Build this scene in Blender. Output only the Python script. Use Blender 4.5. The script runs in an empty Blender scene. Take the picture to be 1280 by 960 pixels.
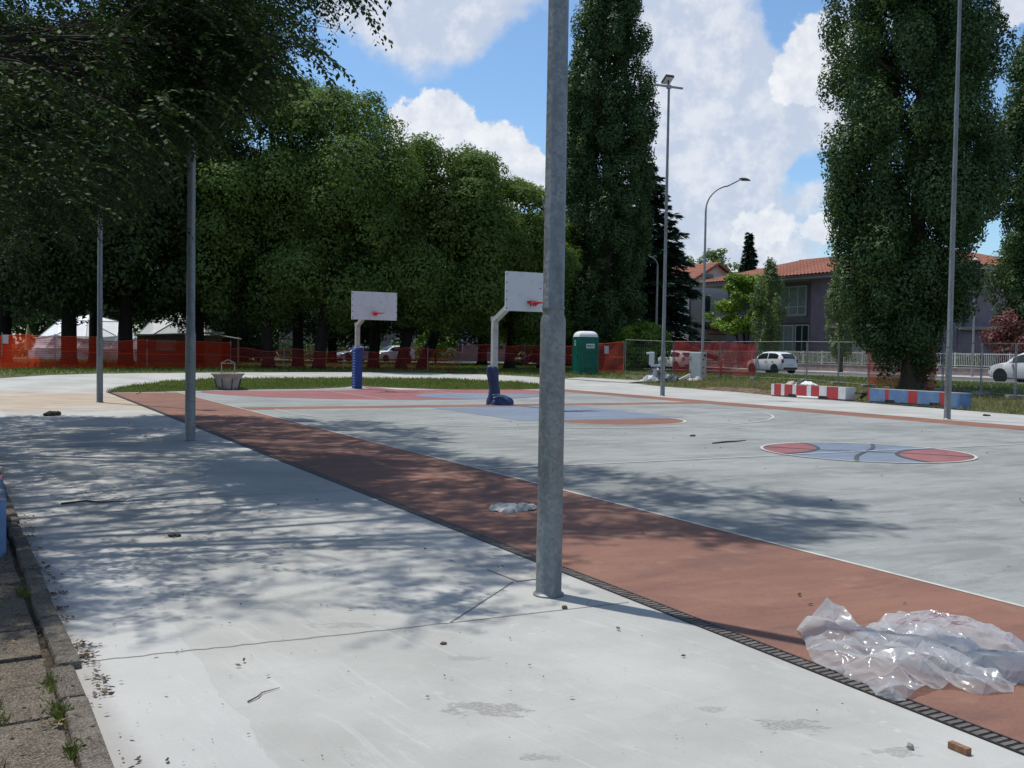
import bpy, bmesh, math, random
import numpy as np
from mathutils import Vector, Matrix

scene = bpy.context.scene
col = scene.collection
rad = math.radians

# ------------------------------------------------------------------ camera
cam_data = bpy.data.cameras.new("camera")
cam = bpy.data.objects.new("camera", cam_data)
col.objects.link(cam)
cam_data.sensor_width = 36.0
cam_data.lens = 36.0 * 1250 / 1280
cam_data.clip_start = 0.05
cam_data.clip_end = 3000
pitch, roll = math.atan(41.5 / 1250), 0.016
cF = Vector((0, math.cos(pitch), -math.sin(pitch)))
r0 = Vector((1, 0, 0)); u0 = Vector((0, math.sin(pitch), math.cos(pitch)))
cR = math.cos(roll) * r0 + math.sin(roll) * u0
cU = -math.sin(roll) * r0 + math.cos(roll) * u0
mw = Matrix((cR, cU, -cF)).transposed().to_4x4()
mw.translation = Vector((0, 0, 1.65))
cam.matrix_world = mw
scene.camera = cam

# ------------------------------------------------------------------ light
SUN_EL = 68.0
SX, SY = -0.81, 0.585                       # towards the sun, on the ground
SUN_AZ = math.atan2(SX, SY)                 # from +Y towards +X
ce, se = math.cos(rad(SUN_EL)), math.sin(rad(SUN_EL))
sun_dir = Vector((SX * ce, SY * ce, se)).normalized()
sd = bpy.data.lights.new("sun", 'SUN')
sd.energy = 3.9
sd.angle = rad(0.7)
sd.color = (1.0, 0.955, 0.88)
sun = bpy.data.objects.new("sun", sd)
col.objects.link(sun)
sun.rotation_euler = (-sun_dir).to_track_quat('-Z', 'Y').to_euler()
sun.location = sun_dir * 60

scene.view_settings.view_transform = 'Standard'
scene.view_settings.look = 'None'
scene.view_settings.gamma = 1
scene.view_settings.exposure = 0.16
scene.render.engine = 'CYCLES'
scene.cycles.max_bounces = 8
scene.cycles.transparent_max_bounces = 24


def nd(nt, typ, ins=None, **props):
    n = nt.nodes.new(typ)
    for k, v in props.items():
        setattr(n, k, v)
    for k, v in (ins or {}).items():
        s = n.inputs[k]
        if isinstance(v, bpy.types.NodeSocket):
            nt.links.new(v, s)
        elif hasattr(s.default_value, '__len__') and not hasattr(v, '__len__'):
            s.default_value = [v] * len(s.default_value)
        elif hasattr(s.default_value, '__len__') and len(s.default_value) == 4 and len(v) == 3:
            s.default_value = (*v, 1)
        else:
            s.default_value = v
    return n


def fm(nt, op, a, b=0.5, c=0.5, clamp=False):
    return nd(nt, 'ShaderNodeMath', {0: a, 1: b, 2: c}, operation=op, use_clamp=clamp).outputs[0]


def vm(nt, op, a, b=(0, 0, 0)):
    n = nd(nt, 'ShaderNodeVectorMath', {0: a, 1: b}, operation=op)
    return n.outputs['Value'] if op in ('DOT_PRODUCT', 'LENGTH', 'DISTANCE') else n.outputs['Vector']


def mixc(nt, fac, a, b, mode='MIX'):
    n = nd(nt, 'ShaderNodeMix', data_type='RGBA', blend_type=mode)
    for i, v in ((0, fac), (6, a), (7, b)):
        if isinstance(v, bpy.types.NodeSocket):
            nt.links.new(v, n.inputs[i])
        elif i == 0:
            n.inputs[0].default_value = v
        else:
            n.inputs[i].default_value = (*v[:3], 1)
    return n.outputs[2]


def noise(nt, vec, scale, detail=4, rough=0.55, dist=0.0):
    return nd(nt, 'ShaderNodeTexNoise', {'Vector': vec, 'Scale': scale, 'Detail': detail, 'Roughness': rough,
                                         'Distortion': dist}).outputs[0]


def ss(nt, v, a, b, lo=0.0, hi=1.0):
    return nd(nt, 'ShaderNodeMapRange', {0: v, 1: a, 2: b, 3: lo, 4: hi}, interpolation_type='SMOOTHSTEP').outputs[0]


# ------------------------------------------------------------------ sky with clouds
world = bpy.data.worlds.new("World")
scene.world = world
world.use_nodes = True
wt = world.node_tree
wt.nodes.clear()
sky = nd(wt, 'ShaderNodeTexSky', sky_type='NISHITA', sun_disc=False, sun_elevation=rad(SUN_EL), sun_rotation=SUN_AZ,
         air_density=1.0, dust_density=0.6, ozone_density=1.5)
gen = nd(wt, 'ShaderNodeTexCoord').outputs['Generated']


def skydir(x, y):
    d = cF + cR * ((x - 640) / 1250) - cU * ((y - 480) / 1250)
    return d.normalized()


wob = nd(wt, 'ShaderNodeTexNoise', {'Vector': gen, 'Scale': 16, 'Detail': 5, 'Roughness': 0.6})
wv = vm(wt, 'MULTIPLY', vm(wt, 'SUBTRACT', wob.outputs['Color'], (0.5, 0.5, 0.5)), (0.06, 0.06, 0.06))
dirn = vm(wt, 'NORMALIZE', vm(wt, 'ADD', gen, wv))


def blobs(lst):
    tot = None
    for x, y, r, a in lst:
        dt = vm(wt, 'DOT_PRODUCT', dirn, tuple(skydir(x, y)))
        e = fm(wt, 'EXPONENT', fm(wt, 'MULTIPLY', fm(wt, 'SUBTRACT', 1.0, dt), -2.0 / (r / 1250.0) ** 2))
        tot = fm(wt, 'MULTIPLY_ADD', e, a, tot if tot is not None else 0.0)
    return tot


puff = blobs([(548, 140, 34, 1.0), (505, 160, 30, .9), (580, 185, 36, 1.0), (640, 200, 34, 1.0), (662, 215, 26, .9),
              (600, 235, 60, .9), (520, 220, 50, .8), (1040, 60, 50, 1.0), (1000, 105, 36, .8), (960, 285, 46, .8),
              (1035, 292, 30, .8), (1270, 10, 40, .9)])
sheet_b = blobs([(470, -5, 70, 1.0), (560, 10, 70, 1.0), (620, -10, 60, .9), (505, 40, 40, .7), (660, -70, 60, 0.6),
                 (850, 60, 90, 1.0), (880, 180, 90, 1.0), (930, 120, 70, .9), (860, 290, 80, .9), (940, 240, 50, .8),
                 (820, -60, 110, .9), (1020, 247, 24, .7), (980, 190, 45, .8), (1030, 150, 45, .9), (760, 120, 80, .7),
                 (900, 340, 90, .9), (990, 330, 60, .6), (1090, 20, 60, .7), (420, 10, 50, 0.5)])
hole = blobs([(985, 25, 26, 1.0), (995, 62, 20, .8), (985, 225, 30, 1.0), (1010, 205, 26, .8), (1230, 60, 20, .5), (640, 100, 60, .8), (420, 95, 45, .8), (700, 60, 50, .5)])
n_big = noise(wt, gen, 3.2, 6, 0.6)
n_mid = noise(wt, gen, 11, 7, 0.6, 0.3)
n_fine = noise(wt, gen, 40, 6, 0.62)
# clouds away from the view, from the large noise alone
yy = nd(wt, 'ShaderNodeSeparateXYZ', {0: gen}).outputs
away = ss(wt, vm(wt, 'DOT_PRODUCT', gen, tuple(skydir(640, 240))), 0.86, 0.70)
away_d = fm(wt, 'MULTIPLY', away, ss(wt, n_big, 0.47, 0.62))
dp = fm(wt, 'ADD', puff, fm(wt, 'MULTIPLY', fm(wt, 'SUBTRACT', n_fine, 0.5), 0.85))
dp = ss(wt, dp, 0.42, 0.62)
dsn = fm(wt, 'ADD', fm(wt, 'SUBTRACT', sheet_b, hole), fm(wt, 'MULTIPLY', fm(wt, 'SUBTRACT', n_mid, 0.5), 1.3))
dsn = ss(wt, dsn, 0.25, 1.0)
dens = fm(wt, 'MAXIMUM', fm(wt, 'MAXIMUM', dp, dsn), away_d, clamp=True)
dens = fm(wt, 'MULTIPLY', dens, ss(wt, yy[2], -0.02, 0.06))
# brightness inside a cloud: billows
bil = noise(wt, vm(wt, 'ADD', gen, (0.008, -0.006, 0.014)), 30, 6, 0.62)
bil = fm(wt, 'SUBTRACT', fm(wt, 'ADD', 0.5, n_fine), bil)
white_p = fm(wt, 'MULTIPLY_ADD', fm(wt, 'SUBTRACT', bil, 0.5), 1.6, fm(wt, 'MULTIPLY', dp, 0.72), clamp=True)
white_s = ss(wt, fm(wt, 'MULTIPLY_ADD', fm(wt, 'SUBTRACT', bil, 0.5), 1.0, noise(wt, gen, 7, 6, 0.55, 0.4)), 0.36, 0.80)
white_f = fm(wt, 'MAXIMUM', white_p, fm(wt, 'MULTIPLY_ADD', white_s, 0.55, 0.12), clamp=True)
cloud_c = mixc(wt, white_f, (3.1, 3.55, 4.45), (5.5, 5.55, 5.65))
# the upper air a little more saturated than the raw sky
skyc = mixc(wt, 1.0, sky.outputs[0], (.66, .80, .90), 'MULTIPLY')
wcol = mixc(wt, fm(wt, 'MULTIPLY', dens, 0.93), skyc, cloud_c)
bg = nd(wt, 'ShaderNodeBackground', {'Color': wcol, 'Strength': 0.15})
wo = nd(wt, 'ShaderNodeOutputWorld', {0: bg.outputs[0]})

# ------------------------------------------------------------------ frames and terrain
EN = Vector((0.88295, 0.46947, 0))          # across the court
EV = Vector((-0.46947, 0.88295, 0))         # along the court, away
RZ = rad(28.0)


def terr(x, y):
    n = x * 0.88295 + y * 0.46947
    v = -x * 0.46947 + y * 0.88295
    q = np.maximum(n - 28, v - 38)
    s = np.clip(q / 12, 0, 1)
    return 0.4 * s * s * (3 - 2 * s)


def NV(n, v, z=None, dz=0.0):
    p = EN * n + EV * v
    p.z = float(terr(p.x, p.y)) + dz if z is None else z
    return p


def XY(x, y, dz=0.0):
    return Vector((x, y, float(terr(x, y)) + dz))


# ------------------------------------------------------------------ object helpers
ORG = {}


def tag(o, label=None, cat=None, group=None, kind=None):
    if label: o['label'] = label
    if cat: o['category'] = cat
    if group: o['group'] = group
    if kind: o['kind'] = kind
    return o


def thing(name, label, cat, loc=(0, 0, 0), group=None, local=False, rz=0.0):
    o = bpy.data.objects.new(name, None)
    o.empty_display_size = 0.2
    col.objects.link(o)
    o.location = loc
    if local:
        o.rotation_euler = (0, 0, rz)
    ORG[o.name] = Vector((0, 0, 0)) if local else Vector(loc)
    return tag(o, label, cat, group)


def put(o, parent=None, loc=None):
    col.objects.link(o)
    if parent is not None:
        o.parent = parent
        ORG[o.name] = ORG[parent.name]
        return ORG[parent.name]
    L = Vector(loc) if loc is not None else Vector((0, 0, 0))
    o.location = L
    ORG[o.name] = L
    return L


def copy_tree(o, parent=None):
    c = o.copy()
    col.objects.link(c)
    ORG[c.name] = ORG[o.name]
    if parent is not None:
        c.parent = parent
    for ch in list(o.children):
        copy_tree(ch, c)
    return c


class MB:
    def __init__(s):
        s.v = []; s.f = []

    def poly(s, pts):
        i = len(s.v)
        s.v += [tuple(p) for p in pts]
        s.f.append(tuple(range(i, i + len(pts))))

    def box(s, c, size, rz=0.0, M=None):
        c = Vector(c); hx, hy, hz = size[0] / 2, size[1] / 2, size[2] / 2
        if M is None:
            M = Matrix.Rotation(rz, 3, 'Z')
        i = len(s.v)
        for sx, sy, sz in ((-1, -1, -1), (1, -1, -1), (1, 1, -1), (-1, 1, -1), (-1, -1, 1), (1, -1, 1), (1, 1, 1), (-1, 1, 1)):
            s.v.append(tuple(c + M @ Vector((sx * hx, sy * hy, sz * hz))))
        for f in ((0, 3, 2, 1), (4, 5, 6, 7), (0, 1, 5, 4), (1, 2, 6, 5), (2, 3, 7, 6), (3, 0, 4, 7)):
            s.f.append(tuple(i + k for k in f))

    def bar(s, a, b, w, h=None):
        a = Vector(a); b = Vector(b); d = b - a
        L = d.length
        z = d.normalized()
        up = Vector((0, 0, 1)) if abs(z.z) < 0.95 else Vector((1, 0, 0))
        x = up.cross(z).normalized(); y = z.cross(x)
        M = Matrix((x, y, z)).transposed()
        s.box((a + b) / 2, (w, h or w, L), M=M)

    def tube(s, pts, radii, seg=8, caps=True, rough=0.0, rng=None):
        pts = [Vector(p) for p in pts]
        if not hasattr(radii, '__len__'):
            radii = [radii] * len(pts)
        x = None
        rings = []
        for k, p in enumerate(pts):
            d = (pts[min(k + 1, len(pts) - 1)] - pts[max(k - 1, 0)])
            if d.length < 1e-9: d = Vector((0, 0, 1))
            d.normalize()
            if x is None:
                up = Vector((0, 0, 1)) if abs(d.z) < 0.9 else Vector((1, 0, 0))
                x = up.cross(d).normalized()
            else:
                x = (x - d * x.dot(d)).normalized()
            y = d.cross(x)
            i = len(s.v)
            for j in range(seg):
                a = 2 * math.pi * j / seg
                r = radii[k] * (1 + (rng.uniform(-rough, rough) if rough else 0))
                s.v.append(tuple(p + (x * math.cos(a) + y * math.sin(a)) * r))
            rings.append(i)
        for a, b in zip(rings, rings[1:]):
            for j in range(seg):
                k = (j + 1) % seg
                s.f.append((a + j, a + k, b + k, b + j))
        if caps:
            s.f.append(tuple(rings[0] + j for j in reversed(range(seg))))
            s.f.append(tuple(rings[-1] + j for j in range(seg)))

    def lathe(s, prof, c=(0, 0, 0), seg=24, sx=1.0, sy=1.0, ang=0.0):
        c = Vector(c); rings = []
        for r, z in prof:
            i = len(s.v)
            for j in range(seg):
                a = ang + 2 * math.pi * j / seg
                s.v.append((c.x + r * sx * math.cos(a), c.y + r * sy * math.sin(a), c.z + z))
            rings.append(i)
        for a, b in zip(rings, rings[1:]):
            for j in range(seg):
                k = (j + 1) % seg
                s.f.append((a + j, a + k, b + k, b + j))
        s.f.append(tuple(rings[0] + j for j in reversed(range(seg))))
        s.f.append(tuple(rings[-1] + j for j in range(seg)))

    def prism(s, pts, z0, z1):
        n = len(pts); i = len(s.v)
        s.v += [(p[0], p[1], z0) for p in pts] + [(p[0], p[1], z1) for p in pts]
        s.f.append(tuple(i + k for k in reversed(range(n))))
        s.f.append(tuple(i + n + k for k in range(n)))
        for k in range(n):
            j = (k + 1) % n
            s.f.append((i + k, i + j, i + n + j, i + n + k))

    def grid(s, P, w, h):
        i = len(s.v)
        s.v += [tuple(p) for p in P]
        for a in range(h - 1):
            for b in range(w - 1):
                k = i + a * w + b
                s.f.append((k, k + 1, k + 1 + w, k + w))

    def build(s, name, m, parent=None, loc=None, smooth=False, bevel=0.0, xf=None):
        me = bpy.data.meshes.new(name)
        o = bpy.data.objects.new(name, me)
        L = put(o, parent, loc)
        vv = [Vector(p) for p in s.v]
        if xf is not None:
            vv = [xf @ p for p in vv]
        me.from_pydata([tuple(p - L) for p in vv], [], s.f)
        bm = bmesh.new(); bm.from_mesh(me)
        bmesh.ops.recalc_face_normals(bm, faces=bm.faces)
        bm.to_mesh(me); bm.free()
        me.materials.append(m)
        if smooth:
            for p in me.polygons: p.use_smooth = True
            if smooth == 'auto':
                me.set_sharp_from_angle(angle=rad(38))
        if bevel:
            b = o.modifiers.new('bevel', 'BEVEL')
            b.width = bevel; b.segments = 2; b.limit_method = 'ANGLE'
        return o


def quads(name, C, D, Nn, L, W, m, parent=None, loc=None):
    """many leaf-shaped faces in one mesh: base point C, direction D, facing Nn"""
    C = np.asarray(C, float); D = np.asarray(D, float); Nn = np.asarray(Nn, float)
    D /= np.linalg.norm(D, axis=1, keepdims=True) + 1e-9
    S = np.cross(Nn, D); S /= np.linalg.norm(S, axis=1, keepdims=True) + 1e-9
    L = np.asarray(L).reshape(-1, 1); W = np.asarray(W).reshape(-1, 1)
    N = len(C)
    me = bpy.data.meshes.new(name)
    o = bpy.data.objects.new(name, me)
    org = np.array(put(o, parent, loc))
    V = np.empty((N, 4, 3))
    V[:, 0] = C; V[:, 1] = C + D * L * .45 + S * W / 2; V[:, 2] = C + D * L; V[:, 3] = C + D * L * .45 - S * W / 2
    V -= org
    me.vertices.add(4 * N); me.vertices.foreach_set('co', V.ravel())
    me.loops.add(4 * N); me.loops.foreach_set('vertex_index', np.arange(4 * N, dtype=np.int32))
    me.polygons.add(N)
    me.polygons.foreach_set('loop_start', np.arange(0, 4 * N, 4, dtype=np.int32))
    try:
        me.polygons.foreach_set('loop_total', np.full(N, 4, dtype=np.int32))
    except Exception:
        pass
    me.update(calc_edges=True)
    me.materials.append(m)
    return o


# ------------------------------------------------------------------ materials
MATS = {}


def newmat(name):
    m = bpy.data.materials.new(name)
    m.use_nodes = True
    nt = m.node_tree
    nt.nodes.clear()
    MATS[name] = m
    return m, nt


def finish(nt, shader, disp=None):
    o = nd(nt, 'ShaderNodeOutputMaterial', {0: shader})
    return o


def pm(name, c, rough=.7, var=.18, scale=6.0, bump=0.0, bscale=60.0, metal=0.0, spec=.4, c2=None, thr=None, detail=5, stretch=(1, 1, 1)):
    m, nt = newmat(name)
    tc = nd(nt, 'ShaderNodeTexCoord').outputs['Object']
    vec = vm(nt, 'MULTIPLY', tc, stretch)
    f = noise(nt, vec, scale, detail, .6)
    if c2 is None:
        dark = tuple(x * (1 - var) for x in c); light = tuple(min(1, x * (1 + var)) for x in c)
        cc = mixc(nt, ss(nt, f, .3, .7), dark, light)
    else:
        t = thr or (.45, .6)
        cc = mixc(nt, ss(nt, f, t[0], t[1]), c, c2)
        f2 = noise(nt, vec, scale * 4.7, 3, .6)
        cc = mixc(nt, fm(nt, 'MULTIPLY', ss(nt, f2, .35, .7), var), cc, tuple(x * .6 for x in c))
    p = nd(nt, 'ShaderNodeBsdfPrincipled', {'Base Color': cc, 'Roughness': rough, 'Metallic': metal, 'Specular IOR Level': spec})
    if bump:
        b = nd(nt, 'ShaderNodeBump', {'Height': noise(nt, vec, bscale, 4, .6), 'Strength': bump, 'Distance': .01})
        nt.links.new(b.outputs[0], p.inputs['Normal'])
    finish(nt, p.outputs[0])
    return m


def leafmat(name, c1, c2, c3=None, trans=.3, rough=.5, nscale=.5, gloss=.25):
    m, nt = newmat(name)
    geo = nd(nt, 'ShaderNodeNewGeometry')
    ri = geo.outputs['Random Per Island']
    tc = nd(nt, 'ShaderNodeTexCoord').outputs['Object']
    cl = noise(nt, tc, nscale, 3, .6)
    f = fm(nt, 'MULTIPLY_ADD', ri, .55, fm(nt, 'MULTIPLY', ss(nt, cl, .35, .65), .45))
    cc = mixc(nt, f, c1, c2)
    if c3 is not None:
        cc = mixc(nt, ss(nt, ri, .965, .985), cc, c3)
    p = nd(nt, 'ShaderNodeBsdfPrincipled', {'Base Color': cc, 'Roughness': rough, 'Specular IOR Level': gloss})
    t = nd(nt, 'ShaderNodeBsdfTranslucent', {'Color': mixc(nt, 1.0, cc, (1.15, 1.25, .55), 'MULTIPLY')})
    mx = nd(nt, 'ShaderNodeMixShader', {0: trans, 1: p.outputs[0], 2: t.outputs[0]})
    finish(nt, mx.outputs[0])
    return m

# ------------------------------------------------------------------ ground materials
def concrete_mat():
    m, nt = newmat('pale_concrete')
    tc = nd(nt, 'ShaderNodeTexCoord').outputs['Object']
    big = noise(nt, tc, .55, 5, .6)
    mid = noise(nt, tc, 3.2, 6, .65, .6)
    fine = noise(nt, tc, 60, 4, .6)
    c = mixc(nt, ss(nt, big, .35, .65), (.300, .300, .276), (.406, .406, .381))
    c = mixc(nt, fm(nt, 'MULTIPLY', ss(nt, mid, .55, .78), .35), c, (.46, .46, .445))
    c = mixc(nt, fm(nt, 'MULTIPLY', ss(nt, noise(nt, tc, 1.7, 6, .7, 1.2), .56, .72), .22), c, (.27, .262, .242))
    # trowel swirls
    sw = noise(nt, vm(nt, 'MULTIPLY', nd(nt, 'ShaderNodeVectorRotate', {'Vector': tc, 'Angle': .9}, rotation_type='Z_AXIS').outputs[0], (.5, 5.0, 1)), 1.6, 6, .7, 2.2)
    c = mixc(nt, fm(nt, 'MULTIPLY', ss(nt, sw, .54, .70), .45), c, (.47, .47, .455))
    sw2 = noise(nt, vm(nt, 'MULTIPLY', nd(nt, 'ShaderNodeVectorRotate', {'Vector': tc, 'Angle': -.5}, rotation_type='Z_AXIS').outputs[0], (.6, 4.0, 1)), 2.3, 6, .72, 1.6)
    c = mixc(nt, fm(nt, 'MULTIPLY', ss(nt, sw2, .56, .68), .34), c, (.28, .275, .255))
    sp = noise(nt, tc, 26, 2, .5)
    c = mixc(nt, fm(nt, 'MULTIPLY', ss(nt, sp, .72, .78), .5), c, (.17, .165, .15))
    pit = nd(nt, 'ShaderNodeTexVoronoi', {'Vector': tc, 'Scale': 34.0, 'Randomness': 1.0}).outputs[0]
    c = mixc(nt, fm(nt, 'MULTIPLY', ss(nt, pit, .16, .08), fm(nt, 'MULTIPLY', ss(nt, mid, .5, .62), .5)), c, (.20, .195, .18))
    spl = nd(nt, 'ShaderNodeTexVoronoi', {'Vector': vm(nt, 'ADD', tc, vm(nt, 'MULTIPLY', nd(nt, 'ShaderNodeTexNoise', {'Vector': tc, 'Scale': 14.0}).outputs['Color'], (.12, .12, 0))), 'Scale': 9.0}).outputs[0]
    c = mixc(nt, fm(nt, 'MULTIPLY', ss(nt, spl, .20, .10), fm(nt, 'MULTIPLY', ss(nt, noise(nt, tc, .8, 4, .6), .5, .62), .5)), c, (.50, .50, .485))
    # ochre dust dried on the slab at the bend
    dist = vm(nt, 'LENGTH', vm(nt, 'MULTIPLY', vm(nt, 'SUBTRACT', tc, (-13.0, 29.5, 0)), (.14, .155, 0)))
    dm = fm(nt, 'ADD', dist, fm(nt, 'MULTIPLY', fm(nt, 'SUBTRACT', noise(nt, tc, .55, 6, .7, .5), .5), 2.0))
    c = mixc(nt, fm(nt, 'MULTIPLY', ss(nt, dm, 1.05, .45), .95), c, (.37, .285, .19))
    c = mixc(nt, fm(nt, 'MULTIPLY', fm(nt, 'MULTIPLY', ss(nt, dm, 1.0, .5), ss(nt, noise(nt, vm(nt, 'MULTIPLY', tc, (.6, 2.2, 1)), 1.1, 5, .7), .50, .62)), .75), c, (.21, .145, .09))
    # damp patches
    for (x, y, sx, sy, r) in ((-.10, 4.56, 3.3, 7.0, 1.0), (1.28, 4.40, 4.2, 9.0, 1.0), (.14, 4.02, 7.5, 13.0, .9), (-.95, 5.9, 3.2, 10.0, .7), (1.62, 4.13, 6, 12, .8), (-.2, 5.3, 6, 14, .6), (-3.4, 15.3, 1.2, 3, .6), (.95, 4.6, 9, 18, .7)):
        d = vm(nt, 'LENGTH', vm(nt, 'MULTIPLY', vm(nt, 'SUBTRACT', tc, (x, y, 0)), (sx, sy, 0)))
        e = fm(nt, 'ADD', d, fm(nt, 'MULTIPLY', fm(nt, 'SUBTRACT', noise(nt, vm(nt, 'MULTIPLY', tc, (1, 1.8, 1)), 9, 6, .7), .5), 3.2))
        c = mixc(nt, fm(nt, 'MULTIPLY', fm(nt, 'MULTIPLY', ss(nt, e, .66, .50), ss(nt, noise(nt, vm(nt, 'MULTIPLY', tc, (1, 2, 1)), 42, 4, .7), .36, .54)), .8 * r), c, (.165, .16, .148))
    # slightly cleaner strip poured along the old kerb
    sep = nd(nt, 'ShaderNodeSeparateXYZ', {0: tc})
    nn = fm(nt, 'ADD', fm(nt, 'MULTIPLY', sep.outputs[0], .88295 - .0255 * .46947), fm(nt, 'MULTIPLY', sep.outputs[1], .46947 + .0255 * .88295))
    ed = fm(nt, 'ADD', nn, fm(nt, 'MULTIPLY', fm(nt, 'SUBTRACT', noise(nt, tc, 1.4, 4, .6), .5), .25))
    c = mixc(nt, fm(nt, 'MULTIPLY', ss(nt, ed, 1.17, 1.13), .4), c, (.455, .455, .445))
    c = mixc(nt, fm(nt, 'MULTIPLY', ss(nt, fm(nt, 'ABSOLUTE', fm(nt, 'SUBTRACT', ed, 1.15)), .010, .003), .22), c, (.25, .245, .23))
    c = mixc(nt, fm(nt, 'MULTIPLY', ss(nt, ed, .74, .60), .45), c, (.19, .17, .145))
    c = mixc(nt, .16, c, mixc(nt, fine, (.26, .26, .255), (.52, .52, .51)))
    p = nd(nt, 'ShaderNodeBsdfPrincipled', {'Base Color': c, 'Roughness': .75, 'Specular IOR Level': .3})
    b = nd(nt, 'ShaderNodeBump', {'Height': fm(nt, 'ADD', fm(nt, 'MULTIPLY', sw, .5), fm(nt, 'MULTIPLY_ADD', mid, .6, fm(nt, 'MULTIPLY', fine, .25))), 'Strength': .5, 'Distance': .012})
    nt.links.new(b.outputs[0], p.inputs['Normal'])
    finish(nt, p.outputs[0])
    return m


def court_mat(name, c, c2, wear, wamt=.35):
    """resin-painted concrete with roller marks across the court and scuffed, dusty patches"""
    m, nt = newmat(name)
    tc0 = nd(nt, 'ShaderNodeTexCoord').outputs['Object']
    rot = nd(nt, 'ShaderNodeVectorRotate', {'Vector': tc0, 'Angle': -RZ}, rotation_type='Z_AXIS').outputs[0]
    rol = noise(nt, vm(nt, 'MULTIPLY', rot, (.55, 2.0, 1)), 1.2, 7, .72, .8)
    big = noise(nt, rot, .35, 5, .62)
    mid = noise(nt, rot, 2.6, 6, .66, .5)
    fine = noise(nt, rot, 70, 4, .6)
    f = fm(nt, 'ADD', fm(nt, 'MULTIPLY', rol, .5), fm(nt, 'MULTIPLY', big, .5))
    cc = mixc(nt, ss(nt, f, .40, .60), c, c2)
    cc = mixc(nt, fm(nt, 'MULTIPLY', ss(nt, mid, .52, .74), wamt), cc, wear)
    cc = mixc(nt, fm(nt, 'MULTIPLY', ss(nt, noise(nt, vm(nt, 'MULTIPLY', rot, (.5, 1.6, 1)), 1.3, 6, .7), .52, .66), .5), cc, tuple(x * .62 for x in c))
    cc = mixc(nt, fm(nt, 'MULTIPLY', ss(nt, noise(nt, rot, 21, 2, .5), .66, .74), .5), cc, tuple(x * .45 for x in c))
    cc = mixc(nt, .12, cc, mixc(nt, fine, (.1, .1, .1), (.6, .6, .6)))
    p = nd(nt, 'ShaderNodeBsdfPrincipled', {'Base Color': cc, 'Roughness': .75, 'Specular IOR Level': .15})
    b = nd(nt, 'ShaderNodeBump', {'Height': fm(nt, 'MULTIPLY_ADD', mid, .4, fm(nt, 'MULTIPLY', fine, .25)), 'Strength': .25, 'Distance': .01})
    nt.links.new(b.outputs[0], p.inputs['Normal'])
    finish(nt, p.outputs[0])
    return m


M_conc = concrete_mat()
M_court = court_mat('court_grey', (.168, .182, .174), (.262, .277, .265), (.335, .345, .328), .5)
M_terra = court_mat('court_terracotta', (.142, .054, .031), (.212, .086, .048), (.240, .132, .086), .62)
M_red = court_mat('court_red', (.20, .055, .060), (.25, .085, .085), (.30, .16, .155), .35)
M_blue = court_mat('court_blue', (.115, .155, .215), (.15, .19, .25), (.22, .25, .29), .35)
M_line = pm('line_paint', (.44, .43, .39), .7, .12, 12)
M_seam = pm('ball_seam_paint', (.06, .065, .075), .7, .2, 8)
M_grass_soil = pm('lawn_soil', (.060, .075, .025), .95, .5, .6, bump=.6, bscale=25, c2=(.115, .105, .05), thr=(.42, .66))
M_soil = pm('bare_soil', (.095, .055, .032), .95, .4, 3, bump=1.0, bscale=18, c2=(.15, .115, .065))
M_joint = pm('joint', (.13, .125, .115), .9, .3, 20)
M_asph = pm('asphalt', (.10, .10, .098), .9, .2, 8, bump=.3, bscale=160)
M_pave = pm('sidewalk', (.36, .35, .33), .85, .15, 3)
M_black = pm('black_plastic', (.012, .012, .013), .5, .2, 8)


def poly_sheet(name, pts, m, off, cuts_n=(), cuts_v=(), kind='structure'):
    """flat sheet from (n, v) outline, cut where the ground bends, laid off metres above the terrain"""
    bm = bmesh.new()
    vs = [bm.verts.new((p[0], p[1], 0)) for p in pts]
    bm.faces.new(vs)
    for c in cuts_n:
        bmesh.ops.bisect_plane(bm, geom=bm.verts[:] + bm.edges[:] + bm.faces[:], plane_co=(c, 0, 0), plane_no=(1, 0, 0))
    for c in cuts_v:
        bmesh.ops.bisect_plane(bm, geom=bm.verts[:] + bm.edges[:] + bm.faces[:], plane_co=(0, c, 0), plane_no=(0, 1, 0))
    bmesh.ops.triangulate(bm, faces=[f for f in bm.faces if len(f.verts) > 4])
    for v in bm.verts:
        p = EN * v.co.x + EV * v.co.y
        v.co = (p.x, p.y, float(terr(p.x, p.y)) + off)
    bmesh.ops.recalc_face_normals(bm, faces=bm.faces)
    for f in bm.faces:
        if f.normal.z < 0: f.normal_flip()
    me = bpy.data.meshes.new(name); bm.to_mesh(me); bm.free()
    me.materials.append(m)
    o = bpy.data.objects.new(name, me); put(o)
    o['kind'] = kind
    return o


# terrain: one sheet out to the horizon, finer where the lawn rises
ax_n = sorted(set([-900, -500, -250, -120, -60, -40] + list(np.arange(-24, 60.1, 2.0)) + list(np.arange(27, 41.1, 1.0)) + [80, 120, 200, 400, 900]))
ax_v = sorted(set([-600, -300, -120, -60, -30, -12] + list(np.arange(-8, 110.1, 4.0)) + list(np.arange(37, 51.1, 1.0)) + [140, 200, 350, 700, 1500]))
g = MB()
g.grid([NV(a, b, None, -.05) for b in ax_v for a in ax_n], len(ax_n), len(ax_v))
tag(g.build('ground', M_grass_soil), kind='structure')

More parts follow.
